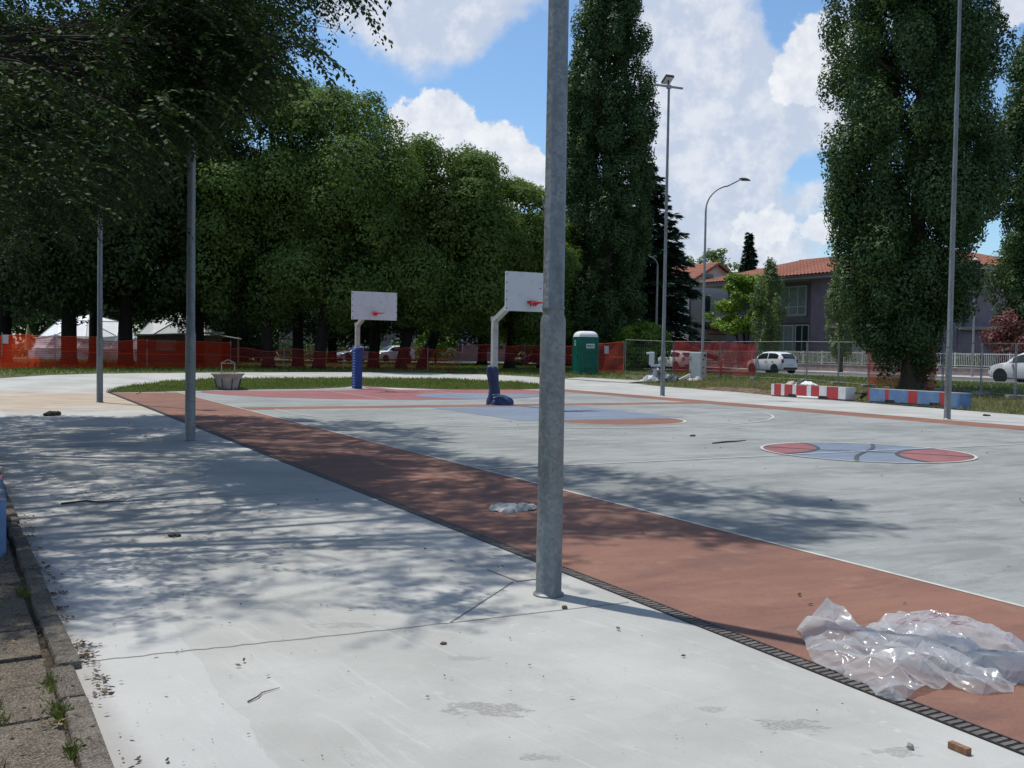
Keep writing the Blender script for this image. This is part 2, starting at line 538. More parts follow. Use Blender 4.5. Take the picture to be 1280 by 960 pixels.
CN = list(np.arange(28.2, 41, .8)); CV = list(np.arange(38.2, 51, .8))
poly_sheet('concrete_path', [(.752, -8), (27.3, -8), (27.07, 18.8), (27.72, 24.7), (28.46, 31.2), (29.45, 35.4), (29.36, 41.5), (26.64, 44.6),
                             (25.25, 46.6), (21.69, 49.0), (17.73, 50.3), (13.1, 49.3), (8.75, 48.4), (4.62, 47.4), (2.5, 46.3), (.68, 44.6),
                             (-2.5, 41), (-3.5, 36), (-2.2, 30), (-.064, 24)], M_conc, 0.0, CN, CV)
poly_sheet('concrete_slab_apron', [(29.1, 42.2), (26.9, 44.8), (28.4, 45.6), (31.2, 43.4)], M_conc, .006, CN, CV)

# court: fields laid side by side, markings above
Lx0, Lx1, Rx0, Rx1 = 3.95, 6.10, 21.2, 22.62
vb0, vb1 = 26.15, 27.25
vend = 37.45
poly_sheet('court_floor', [(Lx1, -8), (Rx0, -8), (Rx0, vb0), (Lx1, vb0)], M_court, .004)
poly_sheet('court_floor', [(Lx1, vb1), (Rx0, vb1), (Rx0, 37.0), (20.6, vend), (14.9, 37.9), (14.25, 40.6), (13.5, 39.5), (11.8, 38.8), (Lx1 + 1.0, vend), (Lx1 + .55, 36.9), (Lx1, 36.6)], M_court, .004, (), (38.2, 39, 39.8))
poly_sheet('court_border', [(Lx0, -8), (Lx1, -8), (Lx1, 36.6), (Lx0, 36.4)], M_terra, .004)
poly_sheet('court_border', [(Rx0, -8), (Rx1, -8), (Rx1, 37.4), (20.6, vend), (Rx0, 37.0)], M_terra, .004)
poly_sheet('court_border', [(Lx1, vb0), (Rx0, vb0), (Rx0, vb1), (Lx1, vb1)], M_terra, .004)


def arc(cn, cv, r, a0, a1, k=40):
    return [(cn + r * math.cos(rad(a0 + (a1 - a0) * i / k)), cv + r * math.sin(rad(a0 + (a1 - a0) * i / k))) for i in range(k + 1)]


def band(name, pts, w, m, off):
    """painted line of width w along (n, v) points"""
    b = MB(); n = len(pts)
    P = [Vector((p[0], p[1])) for p in pts]
    for i in range(n):
        d = (P[min(i + 1, n - 1)] - P[max(i - 1, 0)]).normalized()
        s = Vector((-d.y, d.x)) * w / 2
        a, c = P[i] + s, P[i] - s
        b.v += [tuple(NV(a.x, a.y, None, off)), tuple(NV(c.x, c.y, None, off))]
        if i: b.f.append((2 * i - 2, 2 * i - 1, 2 * i + 1, 2 * i))
    return tag(b.build(name, m), kind='structure')


CX = 13.6
# near half court: blue key, terracotta half circle, three-point arc
poly_sheet('court_key', [(CX - 2.35, 20.5), (CX + 2.35, 20.5), (CX + 2.35, vb0), (CX - 2.35, vb0)], M_blue, .008)
poly_sheet('free_throw_area', arc(CX, 20.5, 1.8, 180, 360, 40), M_terra, .008)
band('court_line', arc(CX, 20.5, 1.85, 180, 360, 44), .07, M_line, .012)
band('court_line', [(CX - 6.75, vb0), (CX - 6.75, 24.7)] + arc(CX, 24.7, 6.75, 180, 360, 60) + [(CX + 6.75, vb0)], .06, M_line, .0125)
band('court_line', [(Lx1 + .02, -8), (Lx1 + .02, 36.5)], .042, M_line, .0075)
band('court_line', [(Lx1 + .06, 12.35), (CX - 1.86, 12.35)], .055, M_line, .012)
band('court_line', [(CX + 1.86, 12.35), (Rx0 - .1, 12.35)], .055, M_line, .012)
# far half court: red half disc with a blue disc, key lines
disc = [p for p in arc(CX + .1, 36.95, 6.85, 184, 356, 60)]
poly_sheet('three_point_area', [(7.15, vend)] + disc + [(20.4, vend), (14.95, vend + .4), (14.6, 40.0), (14.3, 40.4), (13.9, 38.4), (12.6, vend)], M_red, .008, (), (38.2, 39, 39.8))
bd = []
for i in range(64):
    a = 2 * math.pi * i / 64
    p = Vector((16.25 + 2.75 * math.cos(a), 32.2 + 2.35 * math.sin(a)))
    q = p - Vector((CX + .1, 36.95))
    if q.length > 6.78: q = q.normalized() * 6.78
    bd.append((CX + .1 + q.x, 36.95 + q.y))
poly_sheet('painted_disc', bd, M_blue, .012)
for nn in (CX - 1.95, CX + 2.2):
    band('court_line', [(nn, 30.6), (nn, vend - .1)], .05, M_line, .0165)
# ball painted in the centre circle
cc = (13.45, 12.3); R = 1.70
a_ax = Vector((.62, -.785)); b_ax = Vector((.785, .62))


def ab(a, b): return tuple(Vector(cc) + a_ax * a + b_ax * b)


poly_sheet('centre_circle', [ab(R * math.cos(t * math.pi / 40), R * math.sin(t * math.pi / 40)) for t in range(80)], M_blue, .008)
for s in (-1, 1):
    A = (1.55 if s < 0 else 1.32) * R * s; rr = (1.08 if s < 0 else 1.02) * R
    th = math.acos((A * A + rr * rr - R * R) / (2 * abs(A) * rr))
    inner = [(A - s * rr * math.cos(t), rr * math.sin(t)) for t in np.linspace(-th, th, 24)]
    ph = math.acos((A * A + R * R - rr * rr) / (2 * abs(A) * R))
    outer = [(s * R * math.cos(t), R * math.sin(t)) for t in np.linspace(ph, -ph, 24)]
    poly_sheet('ball_panel', [ab(*p) for p in inner + outer[1:-1]], M_red, .012)
    band('ball_seam', [ab(*p) for p in inner], .07, M_seam, .016)
band('ball_seam', [ab(t, .10 * math.sin(t * 1.7)) for t in np.linspace(-R, R, 24)], .06, M_seam, .0165)
band('ball_seam', [ab(.06 * math.sin(t * 1.9), t) for t in np.linspace(-R, R, 24)], .07, M_seam, .017)
band('court_line', [ab(R * 1.02 * math.cos(t * math.pi / 40), R * 1.02 * math.sin(t * math.pi / 40)) for t in range(81)], .05, M_line, .0175)
band('court_line', [(CX - 1.86, 12.35), (CX + 1.6, 12.35)], .05, pm('faint_line', (.36, .42, .48), .7, .2, 10), .018)

# sawn joints and cracks in the slab
rj = random.Random(4)


def wob_line(a, b, k=14, w=.012):
    return [(a[0] + (b[0] - a[0]) * i / k + rj.uniform(-w, w), a[1] + (b[1] - a[1]) * i / k + rj.uniform(-w, w)) for i in range(k + 1)]


band('slab_joint', wob_line((.46, 5.57), (2.5, 5.45), 40, .010), .008, M_joint, .003)
band('slab_joint', wob_line((2.5, 5.45), (3.78, 5.42), 4, .003), .008, M_joint, .003)
band('slab_joint', wob_line((2.5, 5.45), (3.36, 6.25), 4, .003), .008, M_joint, .0035)
for vv in (11.2, 17.4, 23.8):
    band('slab_joint', wob_line((.46, vv), (3.78, vv - .1), 14, .008), .010, M_joint, .003)
for vv in (2.0, 8.2, 14.4, 20.5, 26.7, 33):
    band('slab_joint', wob_line((22.7, vv), (27.0, vv + .3), 10, .004), .012, M_joint, .003)
for a, b in (((5.95, 3.1), (4.5, 4.55)), ((8.6, 5.6), (10.9, 7.6)), ((12.9, 8.0), (14.9, 9.9))):
    band('floor_crack', wob_line(a, b, 16, .02), .012, pm('crack', (.16, .10, .08), .9), .0085)

# slotted drain along the near side of the court
b = MB()
for i in range(int((37 - (-2)) / .045)):
    v = -2 + i * .045
    if v > 16: break
    b.box(NV(3.885 + rj.uniform(-.002, .002), v, .0045 - .002 * rj.random()), (.0885, .026 + rj.uniform(-.004, .006), .005), RZ)
b2 = MB()
b2.box(NV(3.885, 17.5, -.006), (.11, 39, .018), RZ)
for s in (-1, 1):
    b2.box(NV(3.885 + s * .050, 17.5, .003), (.011, 39, .009), RZ)
dr = b2.build('drain_channel', M_black, loc=NV(3.87, 17.5, 0))
tag(dr, 'long dark slotted drain channel along the edge of the red court strip', 'drain')
b.build('grate', pm('grate_iron', (.12, .105, .09), .7, .35, 14, metal=.3), parent=dr)

# inspection cover beside the near pole
t = thing('inspection_cover', 'small square inspection cover set in the slab behind the near pole', 'manhole', NV(3.52, 6.46, 0))
b = MB(); b.box(NV(3.52, 6.46, .002), (.30, .44, .003), RZ + .06); b.build('frame', M_joint, t)
b = MB(); b.box(NV(3.52, 6.46, .0045), (.285, .425, .004), RZ + .06); b.build('lid', pm('cover_concrete', (.40, .38, .34), .85, .2, 8), t)

# road beyond the fence, sidewalk, cross street
poly_sheet('road', [(46.0, -60), (52.5, -60), (52.5, 140), (46.0, 140)], M_asph, .004, (), list(range(-60, 140, 4)))
poly_sheet('cross_street', [(-60, 88), (45.9, 88), (45.9, 95), (-60, 95)], M_asph, .004)
b = MB()
b.box(NV(55.1, 20, .4 + .03), (4.9, 160, .14), RZ)
tag(b.build('sidewalk', M_pave), kind='structure')
b = MB()
b.box(NV(45.85, 22, .4 + .01), (.25, 132, .12), RZ)
tag(b.build('kerb', M_pave), kind='structure')

# grass island beyond the court
isl = [(3.75, 36.6), (5.58, 37.0), (7.74, 38.05), (9.65, 38.5), (11.7, 38.9), (13.3, 39.75), (14.25, 40.9), (14.8, 39.9), (17.1, 37.95), (20.3, 37.6),
       (22.4, 38.2), (23.2, 40.2), (23.0, 42.4), (20.1, 44.3), (15.3, 44.75), (11.9, 44.5), (8.7, 44.2), (6.45, 42.6), (4.6, 39.9)]
poly_sheet('grass_island', isl, M_grass_soil, .02, CN, CV)


def inside(P, poly):
    P = np.asarray(P); r = np.zeros(len(P), bool)
    j = len(poly) - 1
    for i in range(len(poly)):
        a, b = poly[i], poly[j]
        c = ((a[1] > P[:, 1]) != (b[1] > P[:, 1])) & (P[:, 0] < (b[0] - a[0]) * (P[:, 1] - a[1]) / (b[1] - a[1] + 1e-12) + a[0])
        r ^= c; j = i
    return r


def blades(name, poly, N, h0, h1, w, m, seed, label=None, base=0.0, clump=0.0, loc=None, parent=None, kind='stuff'):
    rs = np.random.RandomState(seed)
    P = np.array(poly); lo, hi = P.min(0), P.max(0)
    Q = lo + (hi - lo) * rs.rand(N * 2, 2)
    if clump:
        k = np.sin(Q[:, 0] * 1.9 + 3 * np.sin(Q[:, 1] * 1.1)) * np.sin(Q[:, 1] * 1.7 + 2 * np.sin(Q[:, 0] * .9)) + .6 * np.sin(Q[:, 0] * 5.1 + Q[:, 1] * 4.3)
        Q = Q[(k + rs.rand(len(Q)) * 2 - 1) > clump - 1]
    Q = Q[inside(Q, poly)][:N]
    n = len(Q)
    x = Q[:, 0] * EN.x + Q[:, 1] * EV.x; y = Q[:, 0] * EN.y + Q[:, 1] * EV.y
    C = np.stack([x, y, terr(x, y) + base], 1)
    a = rs.rand(n) * 6.283
    D = np.stack([np.cos(a) * .45, np.sin(a) * .45, np.ones(n)], 1)
    f = rs.rand(n) * 6.283
    Nn = np.stack([np.cos(f), np.sin(f), np.zeros(n)], 1)
    h = h0 + (h1 - h0) * rs.rand(n) ** 1.6
    o = quads(name, C, D, Nn, h, w * (0.6 + .8 * rs.rand(n)), m, parent=parent, loc=loc)
    if kind: o['kind'] = kind
    if label: o['label'] = label
    return o


M_grass = leafmat('grass_blade', (.095, .145, .028), (.18, .215, .055), (.32, .28, .13), .3)
M_dry = leafmat('dry_grass', (.14, .15, .05), (.30, .26, .13), (.45, .42, .30), .3)
blades('grass', isl, 32000, .04, .17, .024, M_grass, 1, 'mown grass on the island beyond the court', .01)
blades('grass', [(27.4, 4), (27.6, 19), (28.1, 24.7), (28.9, 31.2), (29.9, 35.4), (29.9, 41.5), (32, 45.5), (34.6, 46.5), (36, 41), (36.2, 36), (35, 30), (33.5, 20), (32, 4)],
       32000, .05, .26, .02, M_dry, 2, 'dry weedy verge along the right-hand path', -.04, .35)
blades('grass', [(33.5, 4), (33.8, 22), (35.4, 30), (36.5, 37), (36.5, 41), (33.2, 48.6), (31, 57), (38, 70), (45.6, 87), (45.6, 4)],
       40000, .05, .18, .05, M_grass, 3, 'mown lawn between the fence and the road', -.04)
blades('grass', [(-6, 44), (.4, 45.3), (2.3, 47), (4.5, 48.2), (8.7, 49.1), (13, 50), (17.8, 51.1), (21.9, 49.8), (25.6, 47.4), (27, 45.6), (28.4, 45.8), (31, 44.2), (32.8, 48), (30.8, 56.4), (38, 70), (45, 87), (-8, 87)],
       60000, .05, .20, .05, M_grass, 4, 'shaded park lawn under the trees', -.04)
# bare earth bank beside the path
b = MB(); rb = random.Random(3)
nn_, vv_ = 14, 30
P = []
for j in range(vv_):
    for i in range(nn_):
        a, c = i / (nn_ - 1), j / (vv_ - 1)
        hgt = .17 * math.sin(math.pi * min(1, a * 1.1)) ** .7 * math.sin(math.pi * c) ** .6 * (0.6 + .6 * rb.random())
        P.append(NV(28.9 + .25 * c + a * 1.7, 30.9 + c * 6.6, None, hgt - .03))
b.grid(P, nn_, vv_)
tag(b.build('soil_bank', M_soil, smooth=True), kind='structure')

# old block path with its kerb on the left


def rough_stone(name, lo, hi, grit):
    """weathered concrete block: exposed grit, lichen blotches and dirt"""
    m, nt = newmat(name)
    tc = nd(nt, 'ShaderNodeTexCoord').outputs['Object']
    ri = nd(nt, 'ShaderNodeNewGeometry').outputs['Random Per Island']
    big = noise(nt, tc, 5, 6, .7); mid = noise(nt, tc, 38, 5, .7)
    vo = nd(nt, 'ShaderNodeTexVoronoi', {'Vector': tc, 'Scale': 150.0})
    gc = nd(nt, 'ShaderNodeSeparateColor', {0: vo.outputs['Color']}).outputs[0]
    c = mixc(nt, ss(nt, big, .38, .64), lo, hi)
    c = mixc(nt, fm(nt, 'MULTIPLY', ri, .35), c, tuple(x * .62 for x in lo))
    c = mixc(nt, fm(nt, 'MULTIPLY', ss(nt, gc, .55, .95), .55), c, grit)
    c = mixc(nt, fm(nt, 'MULTIPLY', ss(nt, gc, .30, .05), .55), c, tuple(x * .4 for x in lo))
    c = mixc(nt, fm(nt, 'MULTIPLY', ss(nt, mid, .55, .72), .4), c, tuple(x * .5 for x in lo))
    p = nd(nt, 'ShaderNodeBsdfPrincipled', {'Base Color': c, 'Roughness': .95, 'Specular IOR Level': .2})
    h = fm(nt, 'ADD', fm(nt, 'MULTIPLY', mid, 1.0), fm(nt, 'MULTIPLY_ADD', vo.outputs[0], -.6, fm(nt, 'MULTIPLY', big, 1.4)))
    b = nd(nt, 'ShaderNodeBump', {'Height': h, 'Strength': .9, 'Distance': .012})
    nt.links.new(b.outputs[0], p.inputs['Normal'])
    finish(nt, p.outputs[0])
    return m


M_paver = rough_stone('old_paver', (.105, .084, .062), (.17, .142, .110), (.30, .27, .22))
M_kerbst = rough_stone('old_kerb', (.112, .096, .078), (.175, .154, .126), (.30, .27, .23))
poly_sheet('path_bedding', [(-12, -8), (.78, -8), (-.035, 24), (-2.2, 30), (-12, 30)], pm('bedding_soil', (.07, .052, .035), .95, .4, 6, bump=.8, bscale=40), -.012)
b = MB(); rp = random.Random(11)
row = 0
x = .268
while x > -3.4:
    w = .29
    v = -1.5 + (row % 2) * .24
    while v < 26:
        L = .47 + rp.uniform(-.05, .05)
        off = .17 - .0255 * v
        a, c2_, hz = x - w / 2 + off, v + L / 2, .012 + rp.uniform(-.012, .012)
        M = Matrix.Rotation(RZ + .0255 + rp.uniform(-.03, .03), 3, 'Z') @ Matrix.Rotation(rp.uniform(-.03, .03), 3, 'X') @ Matrix.Rotation(rp.uniform(-.03, .03), 3, 'Y')
        b.box(NV(a, c2_, hz - .03), (w - .025, L - .022, .07), M=M)
        v += L
    x -= w; row += 1
tag(b.build('paved_path', M_paver, bevel=.008), kind='structure')
b = MB(); v = -1.0
while v < 26:
    L = rp.choice((.98, .98, .5, .35))
    off = .17 - .0255 * v
    M = Matrix.Rotation(RZ + .0255 + rp.uniform(-.018, .018), 3, 'Z') @ Matrix.Rotation(rp.uniform(-.012, .012), 3, 'X')
    b.box(NV(.335 + off + rp.uniform(-.022, .012), v + L / 2, -.012 + rp.uniform(-.012, .010)), (.115, L - .014, .11), M=M)
    v += L
tag(b.build('kerb', M_kerbst, bevel=.02), kind='structure')
weed_spots = [(-.03, 6.3, .16), (-.025, 5.75, .12), (-.03, 5.3, .12), (-.02, 4.85, .10), (.26, 5.2, .08), (.255, 4.8, .08), (-.02, 4.05, .10), (-.03, 3.65, .07), (.26, 3.72, .06), (-.03, 6.9, .2), (-.03, 7.5, .2), (-.31, 5.6, .16), (.26, 7.2, .07), (-.31, 6.4, .2), (.26, 4.3, .05), (-.2, 5.02, .06), (-.22, 4.3, .05)]
Cs, Ds, Ns, Ls = [], [], [], []
rs = np.random.RandomState(5)
for (n_, v_, r_) in weed_spots:
    k = int(420 * r_ / .12)
    q = rs.normal(0, 1, (k, 2)) * np.array([r_ * .26, r_ * .8])
    for i in range(k):
        p = NV(n_ + q[i, 0] + .17 - .0255 * v_, v_ + q[i, 1], .0)
        Cs.append(tuple(p)); a = rs.rand() * 6.283; s = .2 + .8 * rs.rand()
        Ds.append((math.cos(a) * s, math.sin(a) * s, 1)); f = rs.rand() * 6.283
        Ns.append((math.cos(f), math.sin(f), .3)); Ls.append(.015 + .06 * rs.rand() ** 1.5)
Ls = np.array(Ls)
o = quads('weeds', Cs, Ds, Ns, Ls, .006 + .004 * rs.rand(len(Ls)), leafmat('weed', (.045, .082, .018), (.15, .16, .055), (.3, .26, .13), .3))
tag(o, 'grass weeds growing in the joints of the old block path', kind='stuff')
KC = [(5.0 + 5.5 * rs.rand() ** 1.3, .595 + rs.rand() * .03, .012 + .03 * rs.rand()) for _ in range(34)]
# dead leaves and crumbs along the kerb and over the floor
Cs, Ds, Ns, Ls = [], [], [], []
for i in range(1500):
    t = rs.rand() if i < 1000 else 2.0
    if t < .24:
        kc = KC[rs.randint(len(KC))]; v_ = kc[0] + rs.normal(0, kc[2] * 1.4); n_ = kc[1] - .0255 * v_ + abs(rs.normal(0, kc[2]))
    elif t < .62:
        v_ = 2.5 + 8 * rs.rand(); n_ = .42 - .0255 * v_ + rs.normal(0, .12)
    elif t > 1.5:
        n_, v_ = .6 + 3.2 * rs.rand(), 3 + 6 * rs.rand()
    elif t < .80:
        n_, v_ = .5 + 3.2 * rs.rand(), 4 + 20 * rs.rand()
    else:
        n_, v_ = 4 + 17 * rs.rand(), 4 + 24 * rs.rand()
    for k in range(rs.randint(1, 3) if t < .8 else 1):
        p = NV(n_ + rs.normal(0, .02), v_ + rs.normal(0, .02), .012 if n_ > .4 else .035)
        Cs.append(tuple(p)); a = rs.rand() * 6.283
        Ds.append((math.cos(a), math.sin(a), .35 * rs.rand())); Ns.append((rs.normal(0, .35), rs.normal(0, .35), 1))
        Ls.append((.012 + .028 * rs.rand()) * (1.1 if t < .24 else 1.0 if t < .8 else 1.5) if t < 1.5 else .004 + .012 * rs.rand() ** 2)
Ls = np.array(Ls)
o = quads('leaf_litter', Cs, Ds, Ns, Ls, Ls * .5, leafmat('dead_leaf', (.03, .022, .014), (.09, .06, .032), (.30, .2, .09), .1))
tag(o, 'dead leaves and crumbs scattered over the slab and the court', kind='stuff')

# ================================================================== light poles
def galv_mat(name, c, c2):
    m, nt = newmat(name)
    tc = nd(nt, 'ShaderNodeTexCoord').outputs['Object']
    vo = nd(nt, 'ShaderNodeTexVoronoi', {'Vector': vm(nt, 'ADD', tc, vm(nt, 'MULTIPLY', nd(nt, 'ShaderNodeTexNoise', {'Vector': tc, 'Scale': 30.0}).outputs['Color'], (.03, .03, .03))), 'Scale': 42.0}, feature='F1')
    f = nd(nt, 'ShaderNodeSeparateColor', {0: vo.outputs['Color']}).outputs[0]
    cc = mixc(nt, f, c, c2)
    big = noise(nt, vm(nt, 'MULTIPLY', tc, (1, 1, .35)), 7, 5, .65)
    cc = mixc(nt, fm(nt, 'MULTIPLY', ss(nt, big, .42, .68), .55), cc, tuple(x * .62 for x in c))
    rg = noise(nt, vm(nt, 'MULTIPLY', tc, (1, 1, 5)), 5, 5, .7)
    cc = mixc(nt, fm(nt, 'MULTIPLY', ss(nt, rg, .60, .72), .35), cc, (.29, .30, .295))
    p = nd(nt, 'ShaderNodeBsdfPrincipled', {'Base Color': cc, 'Roughness': fm(nt, 'MULTIPLY_ADD', f, .18, .42), 'Metallic': .55, 'Specular IOR Level': .4})
    b = nd(nt, 'ShaderNodeBump', {'Height': big, 'Strength': .2, 'Distance': .004})
    nt.links.new(b.outputs[0], p.inputs['Normal'])
    finish(nt, p.outputs[0])
    return m


M_galv = galv_mat('galvanised_steel', (.17, .183, .183), (.27, .283, .283))
M_metal = pm('grey_metal', (.30, .31, .31), .5, .2, 10, metal=.6)
M_lamp_grey = pm('lamp_grey_paint', (.24, .25, .26), .5, .15, 6, metal=.3)
M_dark = pm('dark_metal', (.05, .052, .055), .5, .25, 10, metal=.3)
M_glass_lamp = pm('lamp_glass', (.55, .56, .55), .15, .05, 5, spec=.6)

pole = thing('floodlight_pole', 'stout galvanised steel pole standing closest, in front of the right hoop, with a stepped collar', 'light pole',
             (0, 0, 0), 'floodlight poles round the court', local=True)
b = MB()
b.lathe([(.105, -.02), (.105, .012), (.092, .022), (.0875, .03), (.0862, 1.0), (.0855, 1.835), (.083, 1.865), (.0735, 1.895)], seg=32)
b.build('lower_section', M_galv, pole, smooth='auto')
b = MB(); b.lathe([(.0735, 1.88), (.0725, 1.93), (.0765, 1.935), (.0765, 1.95), (.0722, 1.96), (.066, 5.0), (.0655, 5.45), (.062, 5.5)], seg=28)
b.build('middle_section', M_galv, pole, smooth='auto')
b = MB(); b.lathe([(.062, 5.49), (.056, 7.2), (.0545, 8.7), (.050, 8.75), (.044, 11.85)], seg=24)
b.build('upper_section', M_galv, pole, smooth='auto')
b = MB(); b.box((0, 0, 11.83), (1.25, .07, .07)); b.box((0, 0, 11.82), (.16, .12, .14)); b.build('crossbar', M_metal, pole, bevel=.005)
fl = MB()
Mh = Matrix.Rotation(rad(-32), 3, 'X') @ Matrix.Rotation(rad(0), 3, 'Z')
fl.box((0, .10, 12.12), (.36, .42, .09), M=Mh); fl.bar((0, 0, 11.86), (0, .06, 12.1), .05)
fl_o = fl.build('floodlight', M_dark, pole, bevel=.01)
b = MB(); b.box((0, .075, 12.068), (.31, .36, .012), M=Mh); b.build('lens', M_glass_lamp, fl_o)
pole_spots = [(.27, 6.73, 28, None), (-5.57, 17.31, 28, 'slim dark steel pole rising into the tree shade, nearer of the two left poles'),
              (-11.69, 28.34, 28, 'thin weathered pole on the dusty bend of the path, farther of the two left poles'),
              (5.81, 38.55, 40, 'tall pole with crossbar and single floodlight standing in front of the bush and debris heap'),
              (11.71, 26.84, 28, 'tall sectioned grey pole in front of the blue painted bench')]
for i, (x, y, a, lb) in enumerate(pole_spots):
    o = pole if i == 0 else copy_tree(pole)
    o.location = (x, y, 0); o.rotation_euler = (0, 0, rad(a))
    if i == 3: o.rotation_euler = (0, 0, rad(24))
    if lb: o['label'] = lb

# ================================================================== basketball hoops
M_hooppost = pm('hoop_steel', (.42, .42, .39), .55, .2, 7, metal=.2, c2=(.34, .33, .30), thr=(.5, .62))
M_board = pm('backboard_white', (.60, .61, .62), .5, .08, 3, c2=(.52, .53, .53), thr=(.5, .7))
M_ring = pm('ring_red', (.50, .03, .022), .5, .2, 9)
M_padblue = pm('pad_blue', (.012, .040, .20), .55, .25, 5, bump=.3, bscale=9)
M_padnavy = pm('pad_navy', (.018, .030, .095), .5, .3, 7, bump=.7, bscale=8)
M_strap = pm('pad_strap', (.30, .36, .48), .6, .2, 8)
M_net = pm('net_cord', (.6, .6, .58), .9, .1, 20)


def hoop(label, loc, style, ov=1.75, bw=1.85, bh=1.08, bz=3.33):
    t = thing('basketball_hoop', label, 'basketball hoop', loc, 'basketball hoops on the court', local=True, rz=RZ)
    # local: -Y towards the field
    b = MB(); b.box((0, 0, 1.28), (.17, .17, 2.6)); b.box((0, 0, .01), (.36, .36, .02)); b.build('post', M_hooppost, t, bevel=.012)
    b = MB(); q_ = ov - .04
    b.bar((0, .05, 2.53), (0, -1.05, 3.02), .15, .15)
    b.bar((0, -1.03, 3.01), (0, -q_, 3.02), .10); b.box((0, .075, 2.6), (.19, .05, .14))
    for s in (-1, 1):
        b.bar((s * .06, -.9, 2.95), (s * .42, -q_, 3.45), .04); b.bar((s * .06, -1.2, 3.02), (s * .5, -q_, 3.0), .04)
    b.build('arm', M_hooppost, t, bevel=.008)
    b = MB(); b.box((0, -ov, bz), (bw, .05, bh)); bd_ = b.build('backboard', M_board, t, bevel=.006)
    for s in (-1, 1):
        for k in range(5):
            b = MB(); b.box((s * (bw / 2 - .03), -ov - .027, bz - bh * .43 + k * bh * .215), (.03, .012, .035)); b.build('clip', M_dark, bd_)
    b = MB(); b.lathe([(.012, -.01), (.03, .0), (.012, .01)], (.25, -ov - .03, 3.42), 8); b.build('scuff', M_dark, bd_)
    b = MB(); r = .235; cy = -ov - .03 - .36
    b.tube([(r * math.cos(2 * math.pi * k / 24), cy + r * math.sin(2 * math.pi * k / 24), 3.0) for k in range(25)], .014, 8, caps=False)
    b.box((0, -ov - .06, 2.99), (.16, .06, .14)); b.box((0, -ov - .115, 2.965), (.12, .07, .10)); b.bar((.05, -ov - .08, 2.93), (.12, cy + .2, 2.99), .02); b.bar((-.05, -ov - .08, 2.93), (-.12, cy + .2, 2.99), .02)
    b.box((0, -ov - .038, 3.02), (.34, .02, .07)) if style == 'near' else None
    rg = b.build('ring', M_ring, t)
    for k in range(3 if style == 'near' else 2):
        b = MB(); a = 2 + k * 1.3
        p = Vector((r * math.cos(a), cy + r * math.sin(a), 3.0)); b.tube([p, p + Vector((.01, .01, -.12)), p + Vector((-.02, .02, -.26))], .006, 5)
        b.build('net_remnant', M_net, rg)
    if style == 'far':
        b = MB(); b.box((0, -.01, .82), (.34, .36, 1.64)); p_ = b.build('pad', M_padblue, t, bevel=.035)
        b = MB()
        for k in range(14): b.box((-.16, -.10, .12 + k * .112), (.04, .21, .022))
        b.build('lacing', M_strap, p_)
    else:
        # slipped padding: a sagging sleeve with its foot folded over on the floor
        b = MB(); rr = random.Random(5)
        prof = [(.0, .20, .19), (.12, .21, .19), (.25, .19, .17), (.42, .165, .15), (.58, .15, .145), (.75, .17, .16), (.92, .178, .165), (1.05, .18, .168), (1.12, .168, .155), (1.17, .12, .11)]
        rings = []
        for (z, rx, ry) in prof:
            i = len(b.v)
            for k in range(28):
                a = 2 * math.pi * k / 28
                w = 1 + .06 * math.sin(3 * a + z * 9) + .05 * math.sin(7 * a - z * 17) + rr.uniform(-.025, .025)
                zz = z + .03 * math.sin(2 * a + 1) * (z > .9)
                b.v.append((rx * w * math.cos(a) - .03 + .05 * math.sin(z * 4), ry * w * math.sin(a), zz))
            rings.append(i)
        for p_, q_ in zip(rings, rings[1:]):
            for k in range(28):
                j = (k + 1) % 28; b.f.append((p_ + k, p_ + j, q_ + j, q_ + k))
        b.f.append(tuple(rings[-1] + k for k in range(28)))
        pd = b.build('pad', M_padnavy, t, smooth=True)
        b = MB(); i0 = 0
        rows = []
        for j in range(9):
            ph = j / 8 * math.pi / 2
            i = len(b.v)
            for k in range(28):
                a = 2 * math.pi * k / 28
                w = 1 + .10 * math.sin(3 * a + 2) + .08 * math.sin(6 * a + j * .7)
                b.v.append((.20 + .38 * math.cos(ph) * math.cos(a) * w, -.14 + .25 * math.cos(ph) * math.sin(a) * w, .005 + .26 * math.sin(ph) * (1 + .15 * math.sin(a * 2 + 1))))
            rows.append(i)
        for p_, q_ in zip(rows, rows[1:]):
            for k in range(28):
                j = (k + 1) % 28; b.f.append((p_ + k, p_ + j, q_ + j, q_ + k))
        b.build('fold', M_padnavy, pd, smooth=True)
        b = MB(); b.tube([(-.16, -.27, .22), (-.02, -.34, .28), (.16, -.36, .27), (.30, -.34, .2)], .018, 6); b.tube([(-.14, -.2, .30), (-.0, -.26, .33), (.12, -.26, .30)], .014, 6)
        b.build('strap', M_strap, pd)
    return t


hoop('basketball hoop with navy padding slumped in a heap at the foot of its post', (-.55, 30.38, .006), 'near', 2.3, 1.72, 1.1, 3.31)
hoop('basketball hoop with straight bright blue padded post, beyond the red half disc', (-6.30, 40.6, .02), 'far', 1.95, 1.85, 1.08, 3.28)

